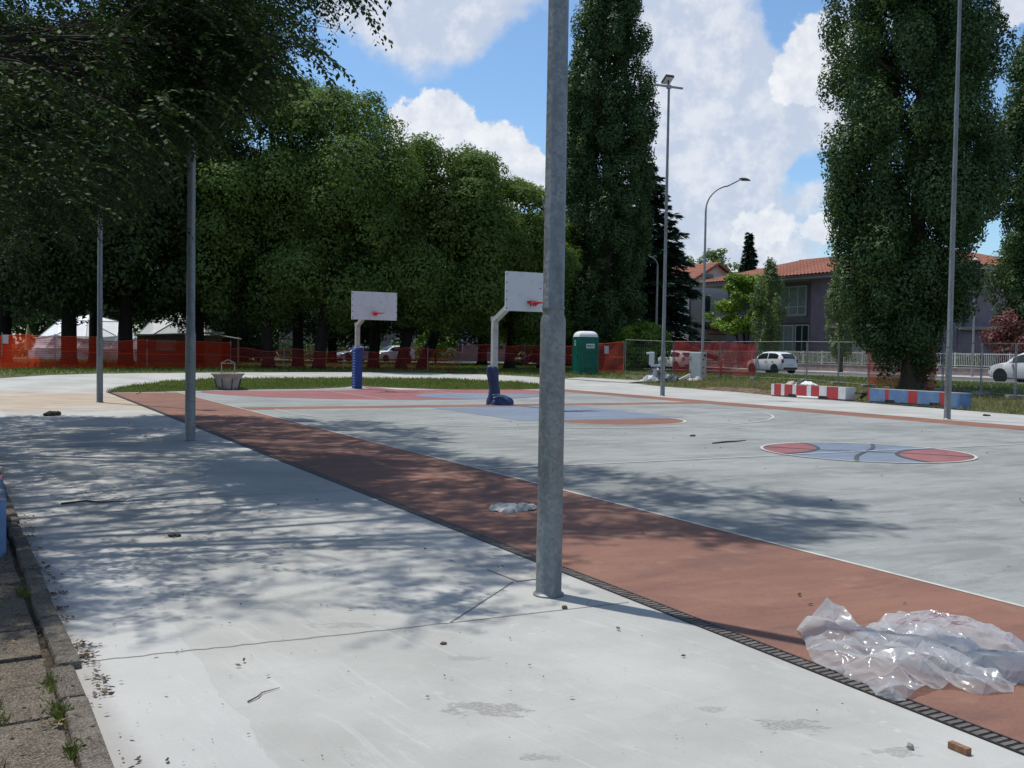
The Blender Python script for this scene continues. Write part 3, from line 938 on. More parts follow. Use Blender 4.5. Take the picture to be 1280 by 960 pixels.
# ================================================================== round concrete well
M_wellc = pm('well_concrete', (.30, .255, .235), .9, .25, 4, bump=.6, bscale=30, c2=(.38, .34, .32), thr=(.42, .62))
M_rust = pm('rusty_steel', (.22, .15, .11), .8, .4, 12, c2=(.40, .34, .30), thr=(.4, .6))
t = thing('concrete_well', 'pinkish eight-sided concrete well with a metal bucket frame on the grass edge', 'well', XY(-10.8, 38.0), local=True, rz=rad(12))
b = MB(); b.lathe([(.40, -.03), (.43, .10), (.50, .40), (.60, .56)], seg=8, ang=rad(22.5)); b.build('basin', M_wellc, t, bevel=.012)
b = MB(); b.lathe([(.64, .555), (.65, .60), (.64, .63), (.46, .63), (.46, .50)], seg=8, ang=rad(22.5)); b.build('rim', M_wellc, t, bevel=.01)
for k in range(8):
    b = MB(); a = rad(22.5 + 45 * k); b.bar((.41 * math.cos(a), .41 * math.sin(a), 0), (.515 * math.cos(a), .515 * math.sin(a), .42), .035)
    b.build('joint', M_dark, t)
b = MB()
for s in (-1, 1): b.bar((s * .24, 0, .5), (s * .24, 0, 1.02), .04)
b.bar((-.28, 0, 1.0), (.28, 0, 1.0), .035); b.bar((-.27, 0, 1.0), (0, 0, 1.13), .035); b.bar((.27, 0, 1.0), (0, 0, 1.13), .035)
b.build('bucket_frame', M_rust, t, bevel=.004)

# ================================================================== portable toilet
M_toilet = pm('toilet_green', (.0, .115, .080), .45, .2, 3, spec=.4)
M_toiletd = pm('toilet_green_door', (.0, .10, .070), .45, .2, 3)
M_white = pm('white_plastic', (.62, .63, .62), .45, .08, 5)
M_sign_dark = pm('sign_print', (.035, .04, .05), .6, .2, 30)
t = thing('portable_toilet', 'green portable toilet with white domed roof beside the red netting', 'portable toilet', XY(4.25, 58.4, -.02), local=True, rz=rad(15))
b = MB(); b.box((0, 0, 1.08), (1.16, 1.16, 2.12)); bodyo = b.build('cabin', M_toilet, t, bevel=.05)
b = MB()
for s in (-1, 1):
    for q in (-1, 1): b.box((s * .56, q * .56, 1.08), (.10, .10, 2.13))
b.box((0, 0, .05), (1.24, 1.24, .12)); b.build('corner_frame', M_toilet, t, bevel=.02)
b = MB()
rings = []
for j in range(7):
    f = j / 6; w = .62 * math.cos(f * 1.12); z = 2.14 + .34 * math.sin(f * math.pi / 2)
    i = len(b.v)
    for k in range(24):
        a = 2 * math.pi * k / 24; c_, s_ = math.cos(a), math.sin(a)
        m_ = max(abs(c_), abs(s_)) ** .75
        b.v.append((w * c_ / m_, w * s_ / m_, z))
    rings.append(i)
for p_, q_ in zip(rings, rings[1:]):
    for k in range(24):
        j = (k + 1) % 24; b.f.append((p_ + k, p_ + j, q_ + j, q_ + k))
b.f.append(tuple(rings[-1] + k for k in range(24))); b.f.append(tuple(reversed([rings[0] + k for k in range(24)])))
b.build('roof', pm('roof_white', (.70, .72, .72), .4, .06, 4), t, smooth='auto')
b = MB(); b.box((-.59, 0, 1.05), (.03, .86, 1.95)); do = b.build('door', M_toiletd, t, bevel=.01)
b = MB(); b.box((-.615, -.34, 1.0), (.03, .05, .16)); b.build('handle', M_black, do)
b = MB(); b.box((-.61, .1, 1.78), (.006, .22, .30)); st = b.build('sticker', M_white, do)
b = MB(); b.box((-.615, .1, 1.83), (.004, .12, .12)); b.box((-.615, .1, 1.70), (.004, .09, .07)); b.build('print', M_sign_dark, st)
for z in (.35, .9, 1.25):
    b = MB(); b.box((.0, -.592, z), (1.0, .03, .05)); b.build('panel_rib', M_toilet, t, bevel=.01)
b = MB(); b.box((.10, -.588, 1.62), (.50, .012, .26)); sg = b.build('sign', M_white, t)
b = MB()
rs_ = random.Random(3); x_ = -.09
b.box((-.075, -.597, 1.625), (.06, .005, .07))
while x_ < .28:
    w_ = rs_.uniform(.02, .045); b.box((x_ + .03, -.597, 1.645), (w_, .005, .045)); x_ += w_ + .012
b.box((.12, -.597, 1.575), (.34, .005, .025))
b.build('print', M_sign_dark, sg)

# ================================================================== fences and netting
def net_mat(name, c, hole, waves=1.0):
    m, nt = newmat(name)
    tc = nd(nt, 'ShaderNodeTexCoord').outputs['Object']
    sep = nd(nt, 'ShaderNodeSeparateXYZ', {0: tc})
    # woven plastic netting: horizontal ribs every few centimetres with open ovals between
    rib = nd(nt, 'ShaderNodeTexWave', {'Vector': tc, 'Scale': 3.4, 'Distortion': .6, 'Detail': 1}, bands_direction='Z').outputs[1]
    fold = noise(nt, vm(nt, 'MULTIPLY', tc, (.7, .7, 2.6)), 1.3, 5, .65)
    f = fm(nt, 'ADD', fm(nt, 'MULTIPLY', rib, .22), fm(nt, 'MULTIPLY_ADD', fold, 1.1, hole - .66), clamp=True)
    cc = mixc(nt, ss(nt, fold, .35, .7), tuple(x * .75 for x in c), tuple(min(1, x * 1.15) for x in c))
    d = nd(nt, 'ShaderNodeBsdfDiffuse', {0: cc})
    t_ = nd(nt, 'ShaderNodeBsdfTranslucent', {0: cc})
    mx = nd(nt, 'ShaderNodeMixShader', {0: .5, 1: d.outputs[0], 2: t_.outputs[0]})
    tr = nd(nt, 'ShaderNodeBsdfTransparent', {0: (1.0, .93, .92)})
    m2 = nd(nt, 'ShaderNodeMixShader', {0: f, 1: mx.outputs[0], 2: tr.outputs[0]})
    finish(nt, m2.outputs[0])
    return m


M_netL = net_mat('orange_netting', (.72, .055, .02), .40)
M_netR = net_mat('red_netting', (.56, .085, .07), .66)
M_netF = net_mat('fence_netting', (.62, .10, .09), .42)
M_cord = pm('net_cord_orange', (.72, .10, .05), .6, .1, 10)
M_fpost = pm('fence_steel', (.26, .265, .265), .5, .2, 10, metal=.4)


def net(label, pts, h0, h1, m, seed, sag=.06, posts=True, cords=True, group='orange safety netting round the site'):
    """netting hung along ground points, from h0 to h1 above the ground, with creases and a sagging edge"""
    r_ = random.Random(seed)
    P = [NV(*p) for p in pts]
    t = thing('safety_netting', label, 'safety net', P[0].copy(), group)
    segs = []
    for a, c in zip(P, P[1:]):
        k = max(4, int((c - a).length / .25))
        segs.append([a.lerp(c, i / k) for i in range(k)])
    line = [p for s in segs for p in s] + [P[-1]]
    n = len(line); rows = 9
    G = []
    ph = [r_.uniform(0, 6) for _ in range(4)]
    for j in range(rows):
        f = j / (rows - 1)
        for i, p in enumerate(line):
            u = i * .25
            d = (line[min(i + 1, n - 1)] - line[max(i - 1, 0)]).normalized(); s = Vector((-d.y, d.x, 0))
            off = .05 * math.sin(u * 1.7 + ph[0] + f * 3) + .04 * math.sin(u * 4.1 + ph[1] - f * 5) + .02 * r_.uniform(-1, 1)
            sg = -sag * (math.sin(u * math.pi / 3.2 + ph[2]) ** 2) * (f > .9) - .04 * math.sin(u * 2.2 + ph[3]) * f
            z0 = h0 + .05 * math.sin(u * 1.3 + ph[1]) * (1 - f) if h0 > .1 else h0
            G.append(p + s * off * (1.0 if 0 < j < rows - 1 else .4) + Vector((0, 0, z0 + (h1 - z0) * f + sg)))
    b = MB(); b.grid(G, n, rows); b.build('net', m, t, smooth=True)
    if cords:
        b = MB(); b.tube(G[(rows - 1) * n:], .012, 5); b.tube([q + Vector((0, 0, .02)) for q in G[4 * n:5 * n]], .010, 5)
        b.build('cord', M_cord, t)
    if posts:
        for p in P:
            b = MB(); b.tube([p - Vector((0, 0, .1)), p + Vector((0, 0, h1 + .08))], .022, 6); b.build('post', M_fpost, t)
    return t


net('bright orange netting in the sun at the far left edge', [(-4.5, 50.0), (-1.6, 52.0), (.9, 53.7), (3.3, 55.2), (5.6, 56.5)], -.02, 1.66, M_netL, 1, .09)
net('shaded red netting in front of the white domes, between the two left poles', [(5.6, 56.5), (8.0, 57.4), (10.4, 58.0), (12.7, 58.4)], -.02, 1.5, M_netL, 2)
net('low dim netting in front of the trunks left of the far hoop', [(12.7, 58.4), (15.2, 56.2), (18.4, 55.2), (21.4, 54.9)], .1, 1.15, M_netR, 3, .15)
net('netting stretched past the twin trunks right of the far hoop', [(21.4, 54.9), (23.4, 54.7), (25.3, 54.5)], .05, 1.35, M_netR, 4, .12)
net('dark red netting hung clear of the grass behind the near hoop', [(25.3, 54.5), (27.6, 54.6), (30.2, 55.2)], .55, 1.6, M_netR, 5, .05)
net('red netting running up to the portable toilet', [(30.2, 55.2), (31.4, 53.6), (32.5, 51.6)], .45, 1.62, M_netR, 6, .05)
net('red netting between the portable toilet and the round bush', [(32.7, 50.9), (33.16, 48.5)], .05, 1.85, M_netF, 7, .04)


def wire_panel(label, a, c, extra=None):
    A, B = NV(*a), NV(*c)
    t = thing('fence_panel', label, 'fence panel', A.copy(), 'steel mesh site fence panels')
    d = (B - A); d2 = Vector((d.x, d.y, 0)).normalized()
    A = A + d2 * .04; B = B - d2 * .04
    up = Vector((0, 0, 1)); H0, H1 = .12, 2.02
    b = MB()
    for p in (A, B): b.tube([p + up * .02, p + up * H1], .021, 8)
    b.tube([A + up * H1, B + up * H1], .019, 8); b.tube([A + up * H0, B + up * H0], .015, 6)
    b.build('frame', M_fpost, t)
    b = MB(); k = int((B - A).length / .11)
    for i in range(1, k):
        p = A.lerp(B, i / k); b.bar(p + up * H0, p + up * H1, .004)
    for j in range(1, 8):
        h = H0 + (H1 - H0) * j / 8; b.bar(A + up * h, B + up * h, .0042)
    b.build('wire_mesh', M_fpost, t)
    b = MB(); b.box(B + up * .06, (.62, .24, .13), math.atan2(d.y, d.x) + 1.57); b.build('foot', pm('foot_concrete', (.28, .27, .25), .9, .2, 6) if 'foot_concrete' not in MATS else MATS['foot_concrete'], t, bevel=.01)
    return t


FP = [(33.16, 48.4), (35.0, 46.2), (36.2, 43.6), (36.7, 41.2), (36.87, 37.64), (35.9, 34.6), (35.36, 32.28), (35.25, 28.24), (34.4, 25.8), (33.78, 23.9), (32.7, 20.4), (31.4, 17.0)]
FL = ['open mesh fence panel in front of the round bright bush', 'netted mesh fence panel behind the white cabinet, left half', 'netted mesh fence panel behind the white cabinet, right half',
      'open mesh fence panel in front of the white hatchback', 'open mesh fence panel right of the white hatchback', 'open mesh fence panel above the red and white bench end',
      'netted mesh fence panel in front of the thick poplar trunk', 'open mesh fence panel right of the poplar trunk, behind the sectioned pole',
      'open mesh fence panel in front of the dark red shrub', 'open mesh fence panel in front of the white car at the right edge', 'last open mesh fence panel at the right edge']
for a, c, lb in zip(FP, FP[1:], FL):
    wire_panel(lb, a, c)


def shift(p, d): return (p[0] - d * .95, p[1] - d * .3)


net('sunlit red netting tied to the fence behind the white cabinet', [shift(p, .06) for p in FP[1:4]], .25, 1.98, M_netF, 8, .03, posts=False, cords=False)
net('red netting tied to the fence across the thick poplar trunk', [shift(p, .06) for p in (FP[6], (35.28, 28.6), )], .12, 1.98, M_netF, 9, .03, posts=False, cords=False)
# paper notices on the netting
M_paper = pm('paper', (.62, .60, .60), .8, .06, 12)
for (p, w, h, z, lb) in (((1.15, 53.75), .28, .42, 1.42, 'white paper notice hung on the bright orange netting'),
                         ((35.2, 31.85), .30, .55, 1.55, 'pale paper notice on the fence left of the poplar trunk'),
                         ((32.75, 49.7), .26, .45, 1.40, 'white paper notice on the netting beside the portable toilet')):
    b = MB(); P = NV(p[0] - .1, p[1] - .12); b.box(P + Vector((0, 0, z)), (w, .012, h), RZ - .5)
    b.box(P + Vector((0, 0, z + h * .47)), (w * 1.04, .02, .02), RZ - .5)
    tag(b.build('paper_notice', M_paper, loc=P + Vector((0, 0, z))), lb, 'notice', 'paper notices on the netting')

# ================================================================== white cabinet and debris by the fence
M_cab = pm('cabinet_white', (.60, .60, .57), .5, .08, 3)
t = thing('metal_cabinet', 'white metal cabinet with side hinges standing before the red netting', 'cabinet', XY(10.25, 55.2, -.05), local=True, rz=rad(-38))
b = MB(); b.box((0, 0, .80), (.72, .62, 1.50)); b.build('cabinet_body', M_cab, t, bevel=.012)
b = MB(); b.box((0, 0, .04), (.62, .54, .08)); b.build('plinth', M_dark, t)
b = MB(); b.box((-.02, -.325, .82), (.66, .03, 1.36)); d_ = b.build('door', M_cab, t, bevel=.008)
b = MB()
for z in (.42, 1.12): b.box((-.30, -.355, z), (.10, .04, .05)); b.box((-.26, -.352, z + .12), (.03, .03, .10))
b.build('hinge', M_dark, d_)
b = MB()
for z in (.40, .70, 1.14): b.box((.375, -.12, z), (.03, .16, .045))
b.box((.372, .08, 1.36), (.02, .22, .12)); b.build('bracket', M_dark, t)


def crumple(name, m, ctr, size, h, seed, rz=0.0, res=30, parent=None, loc=None, spikes=1.0, smooth='auto', edge=.35):
    """crumpled film or tarpaulin: folded height field over an uneven outline"""
    r_ = random.Random(seed)
    fr = [(r_.uniform(.6, 2.2), r_.uniform(0, 6.28), r_.uniform(0, 6.28)) for _ in range(7)]
    ol = [r_.uniform(-edge, edge) for _ in range(6)]
    ctr = Vector(ctr); P = []
    ca, sa = math.cos(rz), math.sin(rz)
    for j in range(res):
        for i in range(res):
            u, v = 2 * i / (res - 1) - 1, 2 * j / (res - 1) - 1
            q = u * math.sqrt(1 - v * v / 2); w = v * math.sqrt(1 - u * u / 2)
            a = math.atan2(w, q); rr = math.hypot(q, w)
            k = 1 + sum(ol[s] * math.sin((s + 1) * a + s) * .5 for s in range(6))
            x, y = q * k, w * k
            z = 0
            for s, (f, p1, an) in enumerate(fr):
                t_ = (x * math.cos(an) + y * math.sin(an)) * f * 2.2 + p1 + .8 * math.sin(3 * y + s)
                z += (1 - 2 * abs(((t_ / math.pi) % 1) - .5)) * (.5 if s else .9)
            z = z / 3.4 * (1 - rr ** 2.6) * spikes + .35 * max(0, 1 - rr ** 2)
            z = h * z + r_.uniform(0, .02) * h
            X, Y = x * size[0] / 2, y * size[1] / 2
            P.append(ctr + Vector((X * ca - Y * sa, X * sa + Y * ca, max(.004, z))))
    b = MB(); b.grid(P, res, res)
    return b.build(name, m, parent, loc=None if parent else ctr, smooth=smooth)


M_tarp = pm('dark_tarpaulin', (.035, .038, .042), .35, .4, 4, spec=.6, c2=(.16, .18, .21), thr=(.5, .58))
M_tarpg = pm('grey_sheet', (.42, .44, .45), .5, .2, 3)
c0 = XY(7.9, 53.6)
M_basin = pm('basin_white', (.64, .66, .66), .35, .06, 4)
t = thing('white_basin', 'white L-shaped basin standing behind the tarpaulin heap', 'basin', XY(8.05, 56.2), local=True, rz=rad(-8))
b = MB(); b.box((-.22, 0, 1.05), (.30, .34, .74)); b.box((-.36, 0, 1.34), (.34, .30, .12)); b.build('back_panel', M_basin, t, bevel=.03)
b = MB(); b.box((.12, 0, .66), (.80, .36, .16)); b.build('tray', M_basin, t, bevel=.04)
b = MB(); b.lathe([(.16, .70), (.24, .80), (.25, 1.05), (.22, 1.12)], (.38, 0, 0), 16); b.build('bowl', pm('bowl_pale_green', (.42, .50, .48), .4, .08, 4), t, smooth='auto')
b = MB()
for s in (-1, 1): b.box((s * .26, 0, .30), (.06, .30, .62))
b.build('leg', M_dark, t)
b = MB(); A_ = XY(9.15, 54.0)
b.box(A_ + Vector((.12, 0, .16)), (.85, .10, .14), M=Matrix.Rotation(.3, 3, 'Z') @ Matrix.Rotation(-.42, 3, 'Y'))
tag(b.build('board', M_cab, loc=A_, bevel=.01), 'short white board leaning in the grass left of the cabinet', 'board')
b = MB(); A_ = XY(11.6, 55.6); b.bar(A_, A_ + Vector((0, 0, .95)), .10); b.bar(A_ + Vector((-.1, 0, .92)), A_ + Vector((.1, 0, .92)), .08)
tag(b.build('marker_post', pm('marker_red', (.45, .07, .04), .7, .2, 8), loc=A_), 'short red marker post right of the white cabinet', 'post')

# ================================================================== painted concrete benches
M_bred = pm('bench_red', (.42, .045, .05), .75, .2, 3, bump=.4, bscale=30, c2=(.36, .06, .06), thr=(.4, .7))
M_bwhite = pm('bench_white', (.60, .60, .60), .75, .12, 4, bump=.4, bscale=30)
M_bblue = pm('bench_blue', (.11, .20, .37), .75, .25, 3, bump=.4, bscale=30, c2=(.17, .26, .42), thr=(.4, .7))


def bench(label, n0, v0, L, stripes, rounded=False, H=.50, W=.52, group='painted concrete benches'):
    """long block bench from (n0, v0) towards the viewer; stripes = [(fraction, material)]"""
    o0 = NV(n0, v0)
    t = thing('concrete_bench', label, 'bench', o0, group, local=True, rz=RZ - math.pi / 2)   # local +X runs towards -v
    x = 0.0; tot = sum(s[0] for s in stripes)
    for i, (f, m) in enumerate(stripes):
        l = f / tot * L
        b = MB()
        if rounded and i == len(stripes) - 1:
            pts = [(x, -W / 2)] + [(x + l - W / 2 + W / 2 * math.sin(rad(a)), -W / 2 * math.cos(rad(a))) for a in range(0, 181, 12)] + [(x, W / 2)]
            b.prism(pts, .0, H)
        else:
            b.box((x + l / 2, 0, H / 2 + .03), (l - .002, W, H - .06))
        b.build('block', m, t)
        x += l
    b = MB(); Ls = L - (W / 2 if rounded else 0)
    b.box((Ls / 2, 0, .016), (Ls, W * .92, .032)); b.box((Ls / 2, 0, H - .014), (Ls - .02, W - .04, .032)); b.build('core', MATS['foot_concrete'], t)
    b = MB()
    for f in ((.30, .72) if not rounded else (.25, .72)):
        b.box((L * f, -W / 2 + .03, .085), (.40, .08, .10))
    b.build('gap_shade', M_black, t)  # black blocks painting the shade in the gaps under the bench
    return t


bench('red and white striped concrete bench at the path edge', 28.25, 30.5, 3.9,
      [(.18, M_bwhite), (.42, M_bred), (.20, M_bwhite), (.48, M_bred), (.22, M_bwhite), (.60, M_bred), (.24, M_bwhite), (.46, M_bred), (.40, M_bwhite), (.62, M_bred), (.38, M_bwhite)])
bench('blue concrete bench with red bands and a rounded end, behind the sectioned pole', 28.45, 25.75, 4.0,
      [(.10, M_bred), (.75, M_bblue), (.18, M_bred), (.90, M_bblue), (.42, M_bred), (.95, M_bblue), (.28, M_bred), (.75, M_bblue)], rounded=True)
bench('blue concrete bench end just showing at the left edge beside the old paving', -.135, 10.4, 2.0, [(.2, M_bred), (.6, M_bblue), (.3, M_bblue), (.8, M_bblue)], rounded=True, H=.42, W=.62)
b = MB(); b.tube([NV(27.86, 28.9, .05), NV(27.95, 27.9, .05)], .05, 10)
tag(b.build('plastic_pipe', M_white, loc=NV(27.9, 28.4, .05), smooth='auto'), 'short white pipe lying in front of the striped bench', 'pipe')
tag(crumple('cement_bag', pm('cement_bag', (.50, .44, .36), .8, .3, 6), NV(28.35, 29.75, .50), (.40, .34), .13, 22), 'small beige bag on the left part of the striped bench', 'bag')
tag(crumple('black_bag', M_tarp, NV(28.3, 29.42, .50), (.32, .30), .12, 23), 'small black bag between the beige bag and the white sack', 'bag')
b = MB(); P_ = NV(28.6, 26.45, .0); b.bar(P_ + Vector((0, 0, .12)), NV(28.5, 25.9, .42), .08); b.box(NV(28.75, 26.3, .3), (.9, .3, .06), RZ)
tag(b.build('beam', M_dark, loc=P_), 'dark timber beam wedged between the two painted benches', 'beam')

# ================================================================== cars
M_carwhite = pm('car_white', (.66, .67, .68), .22, .03, 2, spec=.5)
M_carsilver = pm('car_silver', (.34, .35, .36), .3, .05, 2, metal=.5)
M_cardark = pm('car_dark', (.03, .035, .045), .3, .1, 2, spec=.5)
M_carglass = pm('car_glass', (.012, .015, .017), .06, .1, 2, spec=.7)
M_tyre = pm('tyre', (.014, .014, .015), .85, .2, 12)
M_rim = pm('wheel_rim', (.22, .22, .23), .35, .2, 6, metal=.7)
M_redlamp = pm('tail_lamp', (.13, .010, .012), .2, .1, 6, spec=.6)
M_headlamp = pm('head_lamp', (.42, .44, .46), .1, .1, 6, spec=.8)
M_plate = pm('number_plate', (.55, .55, .53), .5, .06, 8)


def lerp_prof(pr, x):
    for (x0, *a), (x1, *c) in zip(pr, pr[1:]):
        if x0 <= x <= x1:
            t = (x - x0) / (x1 - x0); t = t * t * (3 - 2 * t) * .35 + t * .65
            return [p + (q - p) * t for p, q in zip(a, c)]
    return list(pr[-1][1:])


def car(label, loc, rz, L, W, H, paint, group, suv=False):
    """local: +Y is the front; lofted body, glass panels, wheels"""
    t = thing('parked_car', label, 'car', loc, group, local=True, rz=rz)
    sc = H / 1.48
    # x along the length from tail(0) to nose(1): underside, belt height, roof height, half width
    pr = [(0.0, .34, .78, .80, .80), (.015, .27, .92, .98, .88), (.05, .24, .98, 1.16, .95), (.11, .22, .98, 1.33, .98), (.22, .20, .97, 1.45, 1.0), (.42, .19, .95, 1.48, 1.0),
          (.56, .19, .93, 1.44, 1.0), (.66, .19, .92, 1.26, .995), (.745, .19, .92, .97, .985), (.82, .20, .90, .93, .97), (.92, .22, .80, .83, .93), (.975, .25, .66, .69, .83), (1.0, .30, .56, .58, .66)]
    N = 44
    def ring(x):
        zb, be, ro, hw = lerp_prof(pr, x)
        zb *= sc; be *= sc; ro *= sc; hw *= W / 2
        g_ = max(0.0, min(1.0, (ro - be) / (.5 * sc)))
        top = hw * (.90 - .16 * g_)
        return [(0, zb), (hw * .80, zb), (hw * .955, zb + .07), (hw * 1.0, zb + (be - zb) * .42), (hw * .992, zb + (be - zb) * .68), (hw * .955, be),
                (hw * .955 + (top - hw * .955) * .55, be + (ro - be) * .55), (top, ro - .045 * g_ - .004), (top * .86, ro + .008), (top * .45, ro + .022), (0, ro + .026)]
    xs = [i / N for i in range(N + 1)]
    b = MB(); k = 11
    for x in xs:
        r_ = ring(x); y = (x - .5) * L
        b.v += [(p[0], y, p[1]) for p in r_] + [(-p[0], y, p[1]) for p in reversed(r_[1:-1])]
    m_ = 2 * k - 2
    for i in range(N):
        for j in range(m_):
            q = (j + 1) % m_
            b.f.append((i * m_ + j, i * m_ + q, (i + 1) * m_ + q, (i + 1) * m_ + j))
    b.f.append(tuple(range(m_))); b.f.append(tuple(N * m_ + j for j in reversed(range(m_))))
    b.build('body', paint, t, smooth='auto')

    def side_glass(x0, x1, s, trim=.1):
        g_ = MB(); ks = 6
        for i in range(ks + 1):
            x = x0 + (x1 - x0) * i / ks; r_ = ring(x); y = (x - .5) * L
            a, c = Vector((r_[5][0], r_[5][1])), Vector((r_[7][0], r_[7][1])); mid = Vector((r_[6][0], r_[6][1]))
            for f in (.10, .55, .92):
                p = a.lerp(mid, f / .55) if f <= .55 else mid.lerp(c, (f - .55) / .45)
                g_.v.append((s * (p.x + .008), y, p.y))
        for i in range(ks):
            for j in range(2):
                g_.f.append((i * 3 + j, i * 3 + j + 1, i * 3 + j + 4, i * 3 + j + 3))
        g_.build('side_window', M_carglass, t, smooth=True)

    for s in (-1, 1):
        side_glass(.12, .375, s); side_glass(.395, .66, s)
        b = MB(); b.bar((s * W * .49, (.655 - .5) * L, .98 * sc), (s * W * .56, (.652 - .5) * L, 1.0 * sc), .13, .10); b.build('mirror', paint, t, bevel=.02)
    for nm, xa, xb in (('windscreen', .575, .735), ('rear_window', .022, .105)):
        g_ = MB(); ks = 6
        for i in range(ks + 1):
            x = xa + (xb - xa) * i / ks; r_ = ring(x); y = (x - .5) * L
            out = .010
            w8 = r_[8][0] * .98
            yo = y + (out if nm == 'windscreen' else -out)
            g_.v += [(-w8, yo, r_[8][1] + out), (-w8 * .5, yo, r_[9][1] + out), (0, yo, r_[10][1] + out), (w8 * .5, yo, r_[9][1] + out), (w8, yo, r_[8][1] + out)]
        for i in range(ks):
            for j in range(4): g_.f.append((i * 5 + j, i * 5 + j + 1, i * 5 + j + 6, i * 5 + j + 5))
        g_.build(nm, M_carglass, t, smooth=True)
    R_ = .30 * (1.13 if suv else 1.0)
    for fx in (.19, .80):
        for s in (-1, 1):
            y = (fx - .5) * L; cx = s * (W / 2 - .10)
            prof = [(R_ * .62, -.10), (R_ * .93, -.10), (R_, -.06), (R_, .06), (R_ * .93, .10), (R_ * .62, .10)]
            MM = Matrix.Translation((cx, y, R_)) @ Matrix.Rotation(rad(90), 4, 'Y')
            b = MB(); b.lathe(prof, seg=24); wo_ = b.build('wheel', M_tyre, t, smooth='auto', xf=MM)
            b = MB(); b.lathe([(R_ * .60, -.085), (R_ * .62, .085), (R_ * .5, .07)], seg=20)
            for a in range(5):
                an = 2 * math.pi * a / 5; b.bar((0, 0, .075 * 1), (R_ * .58 * math.cos(an), R_ * .58 * math.sin(an), .085), .07, .03); b.bar((0, 0, -.075), (R_ * .58 * math.cos(an), R_ * .58 * math.sin(an), -.085), .07, .03)
            b.build('rim', M_rim, wo_, xf=MM)
            b = MB(); b.lathe([(R_ * 1.17, -.006), (R_ * 1.17, .006)], seg=28); b.build('wheel_arch', M_black, t, xf=Matrix.Translation((s * (W / 2 - .004), y, R_ + .015)) @ Matrix.Rotation(rad(90), 4, 'Y'))
    for s in (-1, 1):
        b = MB(); b.box((s * W * .40, -L * .487, .86 * sc), (W * .09, .10, .26 * sc), rz=s * .25); b.build('tail_lamp', M_redlamp, t, bevel=.02)
        b = MB(); b.box((s * W * .34, L * .462, .66 * sc), (W * .20, .18, .14 * sc), rz=-s * .45); b.build('headlight', M_headlamp, t, bevel=.02)
    b = MB(); b.box((0, -L * .499, .36 * sc), (W * .72, .07, .16)); b.box((0, L * .488, .36 * sc), (W * .66, .08, .18)); b.build('lower_bumper', M_black, t, bevel=.02)
    b = MB(); b.box((0, -L * .503, .60 * sc), (.50, .02, .12)); b.build('number_plate', M_plate, t)
    b = MB()
    for s in (-1, 1):
        for fx in (.385, .63): b.box((s * (W / 2 - .004), (fx - .5) * L, .60 * sc), (.008, .012, .62 * sc))
        for fx in (.43, .24): b.box((s * (W / 2 + .002), (fx - .5) * L, .84 * sc), (.02, .16, .03))
    b.build('door_line', M_dark, t)
    return t


GP = 'cars parked beyond the fence'
car('small white hatchback parked behind the open mesh fence', NV(47.6, 51.9, .404), RZ, 3.6, 1.6, 1.46, M_carwhite, GP)
car('larger white car cut off by the right edge of the picture', NV(47.6, 32.6, .404), RZ, 4.45, 1.82, 1.60, M_carwhite, GP, True)
car('white car half hidden by red netting left of the cabinet', NV(47.4, 62.4, .404), RZ, 4.0, 1.7, 1.45, M_carwhite, GP)
car('dark car parked far off under the trees right of the domes', XY(-24.3, 92.5, .004), rad(128), 4.0, 1.7, 1.45, M_cardark, GP)
car('white estate car parked far off right of the far hoop post', XY(-11.8, 98.6, .004), rad(128), 4.3, 1.75, 1.55, M_carwhite, GP)
car('silver car parked far off directly behind the far hoop post', XY(-15.2, 96.9, .004), rad(128), 4.0, 1.7, 1.42, M_carsilver, GP)
car('white car parked far off left of the dark car', XY(-28.2, 90.4, .004), rad(128), 4.0, 1.7, 1.45, M_carwhite, GP)
car('pale car parked far off between the near hoop post and the toilet', XY(5.1, 104.0, .004), rad(128), 4.0, 1.7, 1.42, M_carsilver, GP)

# ================================================================== curved street lamps
M_sl = pm('street_lamp_grey', (.30, .31, .31), .5, .12, 6, metal=.3)


def street_lamp(label, loc, H, arm, rz):
    t = thing('street_lamp', label, 'street lamp', loc, 'street lamps along the road', local=True, rz=rz)
    r_ = min(arm * .75, 1.6)
    pts = [(0, 0, -.1), (0, 0, 1.2), (0, 0, H * .5), (0, 0, H - r_ - .35)]
    for k in range(1, 9):
        a = rad(82) * k / 8
        pts.append((r_ * (1 - math.cos(a)), 0, H - r_ - .35 + r_ * math.sin(a)))
    pts.append((arm, 0, H))
    rr_ = [.085, .08, .07, .055] + [.045] * 9
    b = MB(); b.tube(pts, rr_, 10); b.build('pole', M_sl, t, smooth='auto')
    b = MB(); b.lathe([(.05, -.05), (.16, -.03), (.17, .0), (.10, .07), (.04, .09)], (0, 0, 0), 16, 2.0, 1.0)
    hd = b.build('lamp_head', M_dark, t, smooth='auto', xf=Matrix.Translation((arm + .28, 0, H + .02)) @ Matrix.Rotation(rad(8), 4, 'Y'))
    b = MB(); b.box((arm + .28, 0, H - .045), (.42, .2, .02)); b.build('lens', M_glass_lamp, hd)
    return t


